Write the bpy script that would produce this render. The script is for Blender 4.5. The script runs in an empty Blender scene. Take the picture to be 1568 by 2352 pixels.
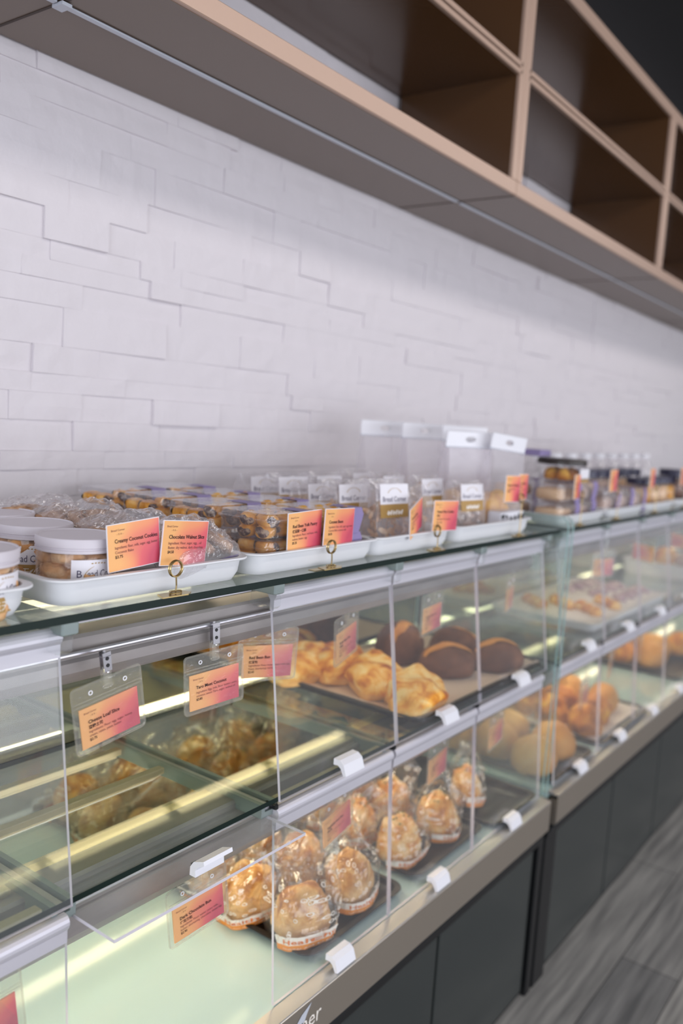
import bpy, math, random
from mathutils import Vector, Matrix, noise
S = bpy.context.scene
COL = S.collection
PI = math.pi
random.seed(7)

# ------------------------------------------------------------------ camera
def make_camera():
    F, yaw, pitch, roll = 1958.8, .628923, .111627, -.0658168
    f = Vector((math.cos(yaw)*math.cos(pitch), math.sin(yaw)*math.cos(pitch), -math.sin(pitch)))
    r = Vector((math.sin(yaw), -math.cos(yaw), 0)); d = f.cross(r)
    r2 = r*math.cos(roll)+d*math.sin(roll); d2 = -r*math.sin(roll)+d*math.cos(roll)
    cd = bpy.data.cameras.new('camera'); co = bpy.data.objects.new('camera', cd); COL.objects.link(co)
    m = Matrix((r2, -d2, -f)).transposed().to_4x4(); m.translation = (0, 0, 1.5)
    co.matrix_world = m
    cd.sensor_fit = 'HORIZONTAL'; cd.sensor_width = 24; cd.lens = F/1568*24
    cd.clip_start = .02
    cd.dof.use_dof = True; cd.dof.focus_distance = 1.18; cd.dof.aperture_fstop = 2.4
    S.camera = co
make_camera()

# ------------------------------------------------------------------ world, lights, exposure
w = bpy.data.worlds.new('room_light'); S.world = w; w.use_nodes = True
w.node_tree.nodes['Background'].inputs[0].default_value = (.80, .82, .92, 1)
w.node_tree.nodes['Background'].inputs[1].default_value = .44
S.view_settings.view_transform = 'Standard'; S.view_settings.look = 'None'
S.view_settings.exposure = 0.0; S.view_settings.gamma = 1
S.cycles.transparent_max_bounces = 40
S.cycles.max_bounces = 10
def area(name, loc, target, sx, sy, power, col):
    l = bpy.data.lights.new(name, 'AREA'); l.shape = 'RECTANGLE'; l.size = sx; l.size_y = sy
    l.energy = power; l.color = col
    o = bpy.data.objects.new(name, l); COL.objects.link(o); o.location = loc
    o.rotation_euler = (Vector(target)-Vector(loc)).to_track_quat('-Z', 'Y').to_euler()
    return o
area('daylight_left_window', (-3.2, -.6, 1.9), (1.5, 1.2, 1.5), 3.2, 2.4, 95, (.86, .91, 1))
area('daylight_front_window', (2.2, -4.2, 1.25), (2.4, 1.3, 1.5), 8, 2.2, 188, (.90, .93, 1))
area('ceiling_light_row', (2.6, -.45, 2.85), (2.6, .9, 1.6), 7, .25, 27, (1, .95, .93))

# ------------------------------------------------------------------ materials
def new_mat(name):
    m = bpy.data.materials.new(name); m.use_nodes = True
    m.node_tree.nodes.clear(); return m, m.node_tree.nodes, m.node_tree.links
def lin(h):
    h = h.lstrip('#'); v = [int(h[i:i+2], 16)/255 for i in (0, 2, 4)]
    return tuple(((c/12.92) if c <= .04045 else ((c+.055)/1.055)**2.4) for c in v)+(1,)
def pbr(name, col, rough=.5, metal=0, spec=.5, noise_scale=0, noise_amt=0, col2=None, bump=0, bump_scale=80, coat=0, sss=0, detail=4, stretch=None, emit=None, es=0, lo=.35, hi=.65):
    m, N, L = new_mat(name)
    o = N.new('ShaderNodeOutputMaterial'); b = N.new('ShaderNodeBsdfPrincipled'); L.new(b.outputs[0], o.inputs[0])
    b.inputs['Base Color'].default_value = lin(col); b.inputs['Roughness'].default_value = rough
    b.inputs['Metallic'].default_value = metal; b.inputs['Specular IOR Level'].default_value = spec
    b.inputs['Coat Weight'].default_value = coat
    if sss: b.inputs['Subsurface Weight'].default_value = sss; b.inputs['Subsurface Radius'].default_value = (.01, .005, .003)
    tc = N.new('ShaderNodeTexCoord'); mp = N.new('ShaderNodeMapping'); L.new(tc.outputs['Object'], mp.inputs[0])
    if stretch: mp.inputs['Scale'].default_value = stretch
    if col2:
        n = N.new('ShaderNodeTexNoise'); n.inputs['Scale'].default_value = noise_scale; n.inputs['Detail'].default_value = detail
        L.new(mp.outputs[0], n.inputs[0])
        r = N.new('ShaderNodeValToRGB'); r.color_ramp.elements[0].position = lo; r.color_ramp.elements[1].position = hi
        r.color_ramp.elements[0].color = lin(col); r.color_ramp.elements[1].color = lin(col2)
        L.new(n.outputs[0], r.inputs[0]); L.new(r.outputs[0], b.inputs['Base Color'])
    if bump:
        n2 = N.new('ShaderNodeTexNoise'); n2.inputs['Scale'].default_value = bump_scale; n2.inputs['Detail'].default_value = 6
        L.new(mp.outputs[0], n2.inputs[0]); bp = N.new('ShaderNodeBump'); bp.inputs['Strength'].default_value = bump
        bp.inputs['Distance'].default_value = .004
        L.new(n2.outputs[0], bp.inputs['Height']); L.new(bp.outputs[0], b.inputs['Normal'])
    if emit: b.inputs['Emission Color'].default_value = lin(emit); b.inputs['Emission Strength'].default_value = es
    return m
def clear(name, tint=(.97, .99, .98), gloss=1.0, milk=0.0, milk_col=(.9, .9, .93), rough=.03, bump=0, bump_scale=60, ior=1.45):
    m, N, L = new_mat(name)
    o = N.new('ShaderNodeOutputMaterial'); t = N.new('ShaderNodeBsdfTransparent'); g = N.new('ShaderNodeBsdfGlossy')
    t.inputs[0].default_value = (*tint, 1); g.inputs['Roughness'].default_value = rough; g.inputs[0].default_value = (gloss, gloss, gloss, 1)
    fr = N.new('ShaderNodeLayerWeight'); fr.inputs[0].default_value = .5
    pw = N.new('ShaderNodeMath'); pw.operation = 'POWER'; L.new(fr.outputs['Facing'], pw.inputs[0]); pw.inputs[1].default_value = 4.5
    f0 = ((ior-1)/(ior+1))**2
    ma = N.new('ShaderNodeMath'); ma.operation = 'MULTIPLY_ADD'; L.new(pw.outputs[0], ma.inputs[0]); ma.inputs[1].default_value = 1-f0; ma.inputs[2].default_value = f0
    mx = N.new('ShaderNodeMixShader'); L.new(ma.outputs[0], mx.inputs[0]); L.new(t.outputs[0], mx.inputs[1]); L.new(g.outputs[0], mx.inputs[2])
    last = mx
    if milk:
        d = N.new('ShaderNodeBsdfDiffuse'); d.inputs[0].default_value = (*milk_col, 1)
        m2 = N.new('ShaderNodeMixShader'); m2.inputs[0].default_value = milk
        L.new(mx.outputs[0], m2.inputs[1]); L.new(d.outputs[0], m2.inputs[2]); last = m2
    if bump:
        tc = N.new('ShaderNodeTexCoord'); n2 = N.new('ShaderNodeTexNoise'); n2.inputs['Scale'].default_value = bump_scale
        n2.inputs['Detail'].default_value = 3; n2.inputs['Distortion'].default_value = 1.2
        L.new(tc.outputs['Object'], n2.inputs[0])
        bp = N.new('ShaderNodeBump'); bp.inputs['Strength'].default_value = bump; bp.inputs['Distance'].default_value = .01
        L.new(n2.outputs[0], bp.inputs['Height']); L.new(bp.outputs[0], g.inputs['Normal']); L.new(bp.outputs[0], fr.inputs['Normal'])
    L.new(last.outputs[0], o.inputs[0]); return m

M = {}
M['stone'] = pbr('white_painted_stone', '#d8d2d6', .75, bump=.9, bump_scale=22)
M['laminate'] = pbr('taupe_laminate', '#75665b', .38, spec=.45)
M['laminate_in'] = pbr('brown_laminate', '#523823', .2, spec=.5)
M['copper'] = pbr('champagne_edge', '#b99d8c', .40, metal=.3)
M['seam'] = pbr('seam_dark', '#3a2a20', .6)
M['led_off'] = pbr('led_channel', '#c4c8d2', .4)
M['ceiling'] = pbr('black_ceiling', '#151517', .8)
M['grey_line'] = pbr('ceiling_joint', '#3a3a3e', .7)
M['alu'] = pbr('brushed_aluminium', '#c9c6cc', .34, metal=.75, bump=.04, bump_scale=200)
M['alu_white'] = pbr('satin_aluminium', '#cfccd4', .42, metal=.35)
M['steel'] = pbr('stainless_steel', '#b8ada0', .33, metal=.8, bump=.05, bump_scale=60, stretch=(1, 20, 20))
M['ledge'] = pbr('daylit_steel_ledge', '#c9c7c4', .32, metal=.7, bump=.05, bump_scale=40)  # steel made paler to stand in for daylight reflected off the ledge
M['grey_metal'] = pbr('grey_beam_metal', '#8a8483', .42, metal=.25, col2='#a39c9a', noise_scale=3, stretch=(2, 8, 8))
M['channel'] = pbr('grey_green_channel', '#8d9896', .4, metal=.25)
M['cream'] = pbr('cream_metal', '#dcc896', .5, metal=.0, spec=.3)
M['bar'] = pbr('beige_bar', '#b8ad98', .4, metal=.4)
M['black'] = pbr('black_frame', '#131416', .35)
M['cabinet'] = pbr('smoked_panel', '#343837', .2, spec=.5)
M['deck'] = pbr('frosted_deck', '#c2dbdc', .09, spec=.5, coat=.3)
M['white'] = pbr('white_plastic', '#e9e8ee', .35)
M['tray_white'] = pbr('white_melamine', '#e3e3e6', .4, bump=.03, bump_scale=200)
M['tray_dark'] = pbr('dark_baking_tray', '#23201f', .35, metal=.4)
M['paper'] = pbr('baking_paper', '#d9c6b6', .7, bump=.2, bump_scale=14)
M['wpaper'] = pbr('white_paper', '#ece4df', .7, bump=.15, bump_scale=20)
M['gold'] = pbr('brass_wire', '#b8a070', .25, metal=.9)
M['chrome'] = pbr('chrome_clip', '#c4c2c8', .18, metal=1)
M['hole'] = pbr('dark_hole', '#1b1a1c', .6)
M['ink'] = pbr('dark_ink', '#2b1c22', .7)
M['ink_soft'] = pbr('grey_ink', '#7a4c4c', .7)
M['gold_ink'] = pbr('wheat_gold_ink', '#b08c4a', .6)
M['label_white'] = pbr('label_white', '#e9e6ec', .5)
M['label_gold'] = pbr('label_gold', '#b48f52', .45)
M['purple_ink'] = pbr('purple_ink', '#4a4360', .6)
M['lilac'] = pbr('lilac_card', '#8e80ad', .6)
M['orange'] = pbr('orange_print', '#f0963a', .5)
M['orange_ink'] = pbr('orange_ink', '#e8813a', .5)
M['print_white'] = pbr('white_print', '#f4ece2', .5)
M['cow'] = pbr('cow_black', '#17171b', .5)
M['navy'] = pbr('navy_lid', '#2c2a45', .35)
M['dark_lid'] = pbr('dark_lid', '#2a201c', .4)
M['mirror'] = pbr('back_mirror', '#b9b9a8', .03, metal=1)
M['tube'] = pbr('led_tube', '#fff1d0', .4, emit='#fff0d4', es=14.5)
M['fill_strip'] = pbr('added_fill_strip', '#fff1d0', .4, emit='#ffeac6', es=9)  # glow of the strip added to brighten the upper tier
M['glass_edge'] = pbr('green_glass_edge', '#0c1f1a', .35, spec=.25)
M['end_edge'] = pbr('pale_glass_edge', '#8fb0ad', .12, spec=.8)
M['acryl_edge'] = pbr('bright_acrylic_edge', '#d4cfd8', .25, spec=.8)
M['top_glass'] = clear('shelf_glass', (.90, .95, .935), milk=.05, milk_col=(.8, .88, .88))
M['glass'] = clear('clear_glass', (.92, .96, .94))
M['acryl'] = clear('clear_acrylic', (.97, .98, .98), milk=.025, milk_col=(.9, .88, .92))
M['end_glass'] = clear('end_glass', (.93, .96, .95), milk=.05, milk_col=(.85, .9, .92))
M['sleeve'] = clear('vinyl_sleeve', (.95, .945, .92), milk=.07, milk_col=(.9, .87, .82), rough=.12, bump=.15)
M['film'] = clear('crinkled_film', (.97, .965, .955), milk=.025, milk_col=(.95, .9, .84), rough=.06, bump=.3, bump_scale=24, ior=1.8)
M['film_hazy'] = clear('hazy_film', (.97, .96, .97), milk=.14, milk_col=(.92, .9, .92), rough=.08, bump=.6, bump_scale=30, ior=1.85)
M['pouch'] = clear('frosted_pouch', (.97, .96, .97), milk=.2, milk_col=(.86, .83, .87), rough=.2, bump=.4, bump_scale=20)
M['boxfilm'] = clear('clear_box_plastic', (.97, .97, .985), milk=.06, rough=.05, bump=.35, bump_scale=40, ior=1.7)
M['jar_plastic'] = clear('clear_jar_plastic', (.97, .97, .98), milk=.05, rough=.06)
M['lid_clear'] = pbr('translucent_lid', '#d3ccd3', .45)

def bread_mat(name, stops, scale=18, bump=.5, bs=60, rough=.55, zc=None, detail=5):
    m, N, L = new_mat(name)
    o = N.new('ShaderNodeOutputMaterial'); b = N.new('ShaderNodeBsdfPrincipled'); L.new(b.outputs[0], o.inputs[0])
    b.inputs['Roughness'].default_value = rough; b.inputs['Specular IOR Level'].default_value = .35
    tc = N.new('ShaderNodeTexCoord'); n = N.new('ShaderNodeTexNoise'); n.inputs['Scale'].default_value = scale; n.inputs['Detail'].default_value = detail
    n.inputs['Distortion'].default_value = .4
    oi = N.new('ShaderNodeObjectInfo'); ad = N.new('ShaderNodeVectorMath'); ad.operation = 'ADD'
    sc = N.new('ShaderNodeVectorMath'); sc.operation = 'SCALE'; sc.inputs['Scale'].default_value = 5
    cb = N.new('ShaderNodeCombineXYZ'); L.new(oi.outputs['Random'], cb.inputs[0]); L.new(oi.outputs['Random'], cb.inputs[1])
    L.new(cb.outputs[0], sc.inputs[0]); L.new(tc.outputs['Object'], ad.inputs[0]); L.new(sc.outputs[0], ad.inputs[1]); L.new(ad.outputs[0], n.inputs[0])
    r = N.new('ShaderNodeValToRGB'); e = r.color_ramp.elements
    e[0].position, e[0].color = stops[0][0], lin(stops[0][1]); e[1].position, e[1].color = stops[-1][0], lin(stops[-1][1])
    for p, c in stops[1:-1]:
        q = e.new(p); q.color = lin(c)
    L.new(n.outputs[0], r.inputs[0]); col = r.outputs[0]
    if zc:   # a paler unbaked side band low on the bun: crust colour by height on the bun itself
        sp = N.new('ShaderNodeSeparateXYZ'); L.new(tc.outputs['Generated'], sp.inputs[0])
        a2 = N.new('ShaderNodeMath'); a2.operation = 'MULTIPLY_ADD'; L.new(n.outputs[0], a2.inputs[0]); a2.inputs[1].default_value = .6; L.new(sp.outputs[2], a2.inputs[2])
        mr = N.new('ShaderNodeMapRange'); mr.inputs['From Min'].default_value = zc[1]; mr.inputs['From Max'].default_value = zc[2]
        L.new(a2.outputs[0], mr.inputs['Value'])
        mx = N.new('ShaderNodeMix'); mx.data_type = 'RGBA'; L.new(mr.outputs[0], mx.inputs['Factor'])
        mx.inputs['A'].default_value = lin(zc[0]); L.new(col, mx.inputs['B']); col = mx.outputs['Result']
    L.new(col, b.inputs['Base Color'])
    n2 = N.new('ShaderNodeTexNoise'); n2.inputs['Scale'].default_value = bs; n2.inputs['Detail'].default_value = 6; L.new(ad.outputs[0], n2.inputs[0])
    bp = N.new('ShaderNodeBump'); bp.inputs['Strength'].default_value = bump; bp.inputs['Distance'].default_value = .004
    L.new(n2.outputs[0], bp.inputs['Height']); L.new(bp.outputs[0], b.inputs['Normal'])
    return m
M['crumb_bun'] = bread_mat('crumb_topped_crust', [(.38, '#a5652b'), (.5, '#d0944a'), (.6, '#ecbe7c')], 34, 1, 110, zc=('#e8bd84', .62, .80), detail=8)
M['pork_bun'] = bread_mat('scallion_crust', [(.34, '#b87028'), (.44, '#e29a3c'), (.56, '#efc07a'), (.68, '#f4dcb0')], 30, .6, 70)
M['gold_bun'] = bread_mat('cheese_glazed_crust', [(.36, '#b8601c'), (.44, '#e0902e'), (.52, '#f4b450'), (.64, '#fbdc96')], 24, .5, 50, zc=('#f0bc70', .38, .62))
M['dark_bread'] = bread_mat('cocoa_crust', [(.3, '#543324'), (.55, '#744a34'), (.75, '#8e6044')], 20, .35, 120, .7)
M['dark_split'] = bread_mat('split_crust', [(.3, '#b06a2c'), (.6, '#d69548')], 20, .4, 80)
M['soft_bun'] = bread_mat('soft_golden_crust', [(.3, '#b8772e'), (.55, '#d69a4c'), (.75, '#e4b26a')], 8, .2, 60)
M['cheese_bun'] = bread_mat('browned_cheese_crust', [(.32, '#8a4a18'), (.5, '#c67a2a'), (.66, '#f0b548')], 20, .6, 60)
M['cookie'] = bread_mat('coconut_cookie', [(.3, '#c08650'), (.48, '#dca670'), (.7, '#f0cfa4')], 45, .9, 120)
M['choc_cookie'] = bread_mat('walnut_slice', [(.3, '#4a3428'), (.38, '#a67c5e'), (.6, '#c29c7c'), (.75, '#d8bb9c')], 60, 1, 120)
M['pastry'] = bread_mat('glazed_pastry', [(.35, '#c07c26'), (.55, '#dd9c3e'), (.7, '#eec078')], 50, .3, 120, .35)
M['filling'] = bread_mat('red_bean_filling', [(.38, '#3a2424'), (.52, '#5f423c'), (.64, '#a89078')], 140, .6, 150)
M['crisp'] = bread_mat('almond_crisp', [(.3, '#cc9a70'), (.5, '#e8bc92'), (.7, '#f8e2c6')], 60, 1, 120)
M['yellow_snack'] = bread_mat('yellow_snack', [(.3, '#c98420'), (.6, '#edb548')], 40, .8, 100)
M['sandwich'] = bread_mat('sandwich_slice', [(.3, '#c79a70'), (.6, '#e8c49c')], 20, .3, 100)
M['pale_slice'] = bread_mat('pale_slice', [(.3, '#a88a7c'), (.6, '#c4a898')], 30, .3, 100)
M['taro'] = bread_mat('taro_pastry', [(.3, '#a07f92'), (.55, '#cdb0b8'), (.7, '#ead8d4')], 30, .4, 60)
M['chive'] = pbr('chive_green', '#5d6f2c', .6)
M['sesame'] = pbr('sesame', '#f2e3c4', .5)
M['blue_print'] = pbr('pale_blue_mark', '#8f9bd0', .4)

def card_mat():
    m, N, L = new_mat('sunset_gradient_card')
    o = N.new('ShaderNodeOutputMaterial'); b = N.new('ShaderNodeBsdfPrincipled'); L.new(b.outputs[0], o.inputs[0]); b.inputs['Roughness'].default_value = .45
    tc = N.new('ShaderNodeTexCoord'); sp = N.new('ShaderNodeSeparateXYZ'); L.new(tc.outputs['Generated'], sp.inputs[0])
    n = N.new('ShaderNodeTexNoise'); n.inputs['Scale'].default_value = 1.6; n.inputs['Detail'].default_value = 0; L.new(tc.outputs['Generated'], n.inputs[0])
    a = N.new('ShaderNodeMath'); a.operation = 'MULTIPLY_ADD'; L.new(n.outputs[0], a.inputs[0]); a.inputs[1].default_value = .9; L.new(sp.outputs[0], a.inputs[2])
    a2 = N.new('ShaderNodeMath'); a2.operation = 'MULTIPLY_ADD'; L.new(sp.outputs[2], a2.inputs[0]); a2.inputs[1].default_value = -.22; L.new(a.outputs[0], a2.inputs[2])
    r = N.new('ShaderNodeValToRGB'); e = r.color_ramp.elements
    e[0].position, e[0].color = .36, lin('#f6b672'); e[1].position, e[1].color = .92, lin('#cc4a62')
    q = e.new(.55); q.color = lin('#f2986c'); q = e.new(.70); q.color = lin('#e4646a')
    a3 = N.new('ShaderNodeMath'); a3.operation = 'MULTIPLY'; a3.inputs[1].default_value = .68; L.new(a2.outputs[0], a3.inputs[0]); L.new(a3.outputs[0], r.inputs[0]); L.new(r.outputs[0], b.inputs['Base Color']); return m
M['card'] = card_mat()
def floor_mat():
    m, N, L = new_mat('grey_wood_planks')
    o = N.new('ShaderNodeOutputMaterial'); b = N.new('ShaderNodeBsdfPrincipled'); L.new(b.outputs[0], o.inputs[0]); b.inputs['Roughness'].default_value = .42
    tc = N.new('ShaderNodeTexCoord'); bk = N.new('ShaderNodeTexBrick'); L.new(tc.outputs['Object'], bk.inputs[0])
    bk.inputs['Scale'].default_value = 1; bk.inputs['Brick Width'].default_value = 1.2; bk.inputs['Row Height'].default_value = .16
    bk.inputs['Mortar Size'].default_value = .0015; bk.inputs['Color1'].default_value = lin('#8a8988'); bk.inputs['Color2'].default_value = lin('#b4b1ac'); bk.inputs['Mortar'].default_value = lin('#3c3b3b')
    mp = N.new('ShaderNodeMapping'); mp.inputs['Scale'].default_value = (3, 45, 1); L.new(tc.outputs['Object'], mp.inputs[0])
    n = N.new('ShaderNodeTexNoise'); n.inputs['Scale'].default_value = 1; n.inputs['Detail'].default_value = 6; L.new(mp.outputs[0], n.inputs[0])
    r = N.new('ShaderNodeValToRGB'); r.color_ramp.elements[0].position = .3; r.color_ramp.elements[1].position = .7
    r.color_ramp.elements[0].color = (.5, .5, .5, 1); r.color_ramp.elements[1].color = (1.15, 1.13, 1.1, 1); L.new(n.outputs[0], r.inputs[0])
    mx = N.new('ShaderNodeMix'); mx.data_type = 'RGBA'; mx.blend_type = 'MULTIPLY'; mx.inputs['Factor'].default_value = 1
    L.new(bk.outputs[0], mx.inputs['A']); L.new(r.outputs[0], mx.inputs['B']); L.new(mx.outputs['Result'], b.inputs['Base Color']); return m
M['floor'] = floor_mat()

# ------------------------------------------------------------------ geometry helpers
class MB:
    """collects shapes with material slots, built as ONE mesh object"""
    def __init__(s): s.v = []; s.f = []; s.m = []; s.mats = []
    def mi(s, k):
        if k not in s.mats: s.mats.append(k)
        return s.mats.index(k)
    def add(s, vs, fs, k):
        n = len(s.v); s.v += [tuple(v) for v in vs]; i = s.mi(k)
        for f in fs: s.f.append(tuple(n+a for a in f)); s.m.append(i)
        return s
    def box(s, a, b, k, edge=None, big='y'):
        x0, y0, z0 = a; x1, y1, z1 = b
        vs = [(x0,y0,z0),(x1,y0,z0),(x1,y1,z0),(x0,y1,z0),(x0,y0,z1),(x1,y0,z1),(x1,y1,z1),(x0,y1,z1)]
        F = {'-z':(0,3,2,1),'z':(4,5,6,7),'-y':(0,1,5,4),'x':(1,2,6,5),'y':(2,3,7,6),'-x':(3,0,4,7)}
        n = len(s.v); s.v += vs
        for q, f in F.items():
            kk = k if (edge is None or q[-1] == big) else edge
            s.f.append(tuple(n+i for i in f)); s.m.append(s.mi(kk))
        return s
    def bbox(s, a, b, k, r=.002):
        """box with bevelled edges along all sides (chamfer)"""
        x0,y0,z0 = a; x1,y1,z1 = b; r = min(r, (x1-x0)*.45, (y1-y0)*.45, (z1-z0)*.45)
        prof = [(x0+r,y0),(x1-r,y0),(x1,y0+r),(x1,y1-r),(x1-r,y1),(x0+r,y1),(x0,y1-r),(x0,y0+r)]
        cx,cy = (x0+x1)/2,(y0+y1)/2; sx = 1-2*r/(x1-x0); sy = 1-2*r/(y1-y0)
        inn = [(cx+(x-cx)*sx, cy+(y-cy)*sy) for x,y in prof]
        rings = [(inn,z0),(prof,z0+r),(prof,z1-r),(inn,z1)]
        vs = [(x,y,z) for p,z in rings for x,y in p]
        fs = [tuple(range(7,-1,-1)), tuple(range(24,32))]
        for i in range(3):
            for j in range(8): fs.append((i*8+j, i*8+(j+1)%8, (i+1)*8+(j+1)%8, (i+1)*8+j))
        return s.add(vs, fs, k)
    def prism(s, prof, x0, x1, k, axis='x', caps=True):
        """profile (a,b) extruded along an axis"""
        n = len(prof)
        def P(t, a, b): return (t, a, b) if axis == 'x' else ((a, t, b) if axis == 'y' else (a, b, t))
        vs = [P(x0, a, b) for a, b in prof]+[P(x1, a, b) for a, b in prof]
        fs = [(i, (i+1) % n, n+(i+1) % n, n+i) for i in range(n)]
        if caps: fs += [tuple(range(n-1, -1, -1)), tuple(range(n, 2*n))]
        return s.add(vs, fs, k)
    def tube(s, pts, r, k, seg=8, closed=False):
        pts = [Vector(p) for p in pts]; n = len(pts); vs = []
        prev = None
        for i, p in enumerate(pts):
            if closed: t = pts[(i+1) % n]-pts[i-1]
            else: t = pts[min(i+1, n-1)]-pts[max(i-1, 0)]
            t.normalize()
            u = prev-t*prev.dot(t) if prev else t.orthogonal()
            if u.length < 1e-5: u = t.orthogonal()
            u.normalize(); prev = u; v = t.cross(u)
            for j in range(seg):
                a = 2*PI*j/seg; vs.append(p+(u*math.cos(a)+v*math.sin(a))*r)
        fs = []
        for i in range(n if closed else n-1):
            i2 = (i+1) % n
            for j in range(seg): fs.append((i*seg+j, i*seg+(j+1)%seg, i2*seg+(j+1)%seg, i2*seg+j))
        if not closed: fs += [tuple(range(seg-1,-1,-1)), tuple((n-1)*seg+j for j in range(seg))]
        return s.add(vs, fs, k)
    def lathe(s, prof, k, seg=32, c=(0,0)):
        vs = []; n = len(prof)
        for r, z in prof:
            for j in range(seg):
                a = 2*PI*j/seg; vs.append((c[0]+r*math.cos(a), c[1]+r*math.sin(a), z))
        fs = [(i*seg+j, i*seg+(j+1)%seg, (i+1)*seg+(j+1)%seg, (i+1)*seg+j) for i in range(n-1) for j in range(seg)]
        return s.add(vs, fs, k)
    def build(s, name, parent=None, off=(0,0,0), smooth=False):
        me = bpy.data.meshes.new(name)
        o3 = Vector(off)
        me.from_pydata([tuple(Vector(v)-o3) for v in s.v], [], s.f)
        for k in s.mats: me.materials.append(M[k] if isinstance(k, str) else k)
        me.polygons.foreach_set('material_index', s.m)
        if smooth: me.polygons.foreach_set('use_smooth', [True]*len(me.polygons))
        me.update(); o = bpy.data.objects.new(name, me); COL.objects.link(o)
        if parent: o.parent = parent
        return o
def tag(o, label, cat=None, group=None, kind=None):
    o['label'] = label
    if cat: o['category'] = cat
    if group: o['group'] = group
    if kind: o['kind'] = kind
    return o
def thing(name, label, cat, loc=(0,0,0), rz=0, group=None):
    o = bpy.data.objects.new(name, None); COL.objects.link(o); o.empty_display_size = .02
    o.location = loc; o.rotation_euler = (0, 0, rz); return tag(o, label, cat, group)
KIDS = {}
def copy_tree(o, parent=None):
    c = o.copy(); COL.objects.link(c); c.parent = parent
    for ch in [x for x in list(COL.objects) if x.parent == o]: copy_tree(ch, c)
    return c
def place(o, loc, rz=0, label=None, group=None, scale=None, rot=None):
    o.location = loc; o.rotation_euler = rot if rot else (0, 0, rz)
    if scale: o.scale = (scale,)*3 if not isinstance(scale, tuple) else scale
    if label: o['label'] = label
    if group: o['group'] = group
    return o
def ico(sub=3):
    import bmesh
    bm = bmesh.new(); bmesh.ops.create_icosphere(bm, subdivisions=sub, radius=1)
    v = [x.co.copy() for x in bm.verts]; f = [tuple(a.index for a in p.verts) for p in bm.faces]; bm.free(); return v, f
ICO = {k: ico(k) for k in (2, 3, 4)}
def blob(rx, ry, rz, amp=.08, freq=1.6, seed=0, sub=3, flat=.55, power=1.0, amp2=0, f2=7):
    """irregular baked lump, flat underside at z=0"""
    v, f = ICO[sub]; out = []
    sd = Vector((seed*3.1, seed*1.7, seed*.9))
    for p in v:
        k = 1+amp*noise.noise(p*freq+sd)*2
        if amp2: k += amp2*noise.noise(p*f2+sd)
        q = p*k; z = q.z
        if z < -flat: z = -flat+(z+flat)*.08
        out.append((q.x*rx, q.y*ry, (z+flat)*rz/(1+flat)))
    return out, f
_tc = {}
def text_geo(s, bold=False, res=2):
    key = (s, bold)
    if key in _tc: return _tc[key]
    c = bpy.data.curves.new('t', 'FONT'); c.body = s; c.size = 1; c.resolution_u = res
    if bold: c.offset = .012
    o = bpy.data.objects.new('t', c); COL.objects.link(o)
    dg = bpy.context.evaluated_depsgraph_get(); me = o.evaluated_get(dg).to_mesh()
    v = [tuple(x.co) for x in me.vertices]; f = [tuple(p.vertices) for p in me.polygons]
    o.evaluated_get(dg).to_mesh_clear(); bpy.data.objects.remove(o); bpy.data.curves.remove(c)
    w = max([x[0] for x in v], default=0); _tc[key] = (v, f, w); return _tc[key]
def put_text(mb, s, size, x, y, k, fn, bold=False, fit=None):
    v, f, w = text_geo(s, bold); sx = size
    if fit and w*size > fit: sx = fit/w
    mb.add([fn(x+p[0]*sx, y+p[1]*size) for p in v], f, k)

# ================================================================== SETTING
YW = 1.35
def structure(name, mb, smooth=False):
    o = mb.build(name, smooth=smooth); o['kind'] = 'structure'; return o
structure('floor', MB().box((-4, -5, -.05), (10, 1.6, 0), 'floor'))
cb = MB().box((-4, -1.5, 3.0), (10, 1.6, 3.08), 'ceiling')
for y in (-.9, -.1, .55): cb.box((-4, y, 2.97), (10, y+.03, 3.0), 'grey_line')
structure('ceiling', cb)
# stone wall: staggered split-face blocks, painted white
wb = MB().box((-2, YW+.03, 0), (10, YW+.15, 3.0), 'stone')
z = 1.0; rr = random.Random(4)
while z < 3.0:
    h = rr.choice([.034, .045, .055, .07, .05]); x = -.8-rr.random()*.3
    while x < 10:
        L_ = rr.uniform(.09, .36) if x < 4 else rr.uniform(.2, .5)
        d = [rr.uniform(0, .0065) + (.003 if rr.random() < .1 else 0)]*4
        t = rr.uniform(-.0018, .0018); t2 = rr.uniform(-.0012, .0012)
        g = .0001; nx = 6 if x < 3.2 else 2
        vs = []; fs = []
        for j in range(3):
            for i in range(nx):
                px = x+g+(L_-2*g)*i/(nx-1); pz = z+g+(h-2*g)*j/2
                yy = YW-d[0]-t*(i/(nx-1)-.5)*2-t2*(j/2-.5)*2+.0022*noise.noise(Vector((px*22, pz*30, x)))
                if i in (0, nx-1) or j in (0, 2): yy += .0005
                vs.append((px, yy, pz))
        for j in range(2):
            for i in range(nx-1): a = j*nx+i; fs.append((a, a+1, a+nx+1, a+nx))
        n0 = len(vs); ring = list(range(nx))+[nx*2-1]+[3*nx-1-i for i in range(nx)]+[nx]
        for q in ring: vs.append((vs[q][0], YW+.035, vs[q][2]))
        m_ = len(ring)
        for a in range(m_): b_ = (a+1) % m_; fs.append((ring[a], n0+a, n0+b_, ring[b_]))
        wb.add(vs, fs, 'stone'); x += L_
    z += h
structure('wall_back', wb)

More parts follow.
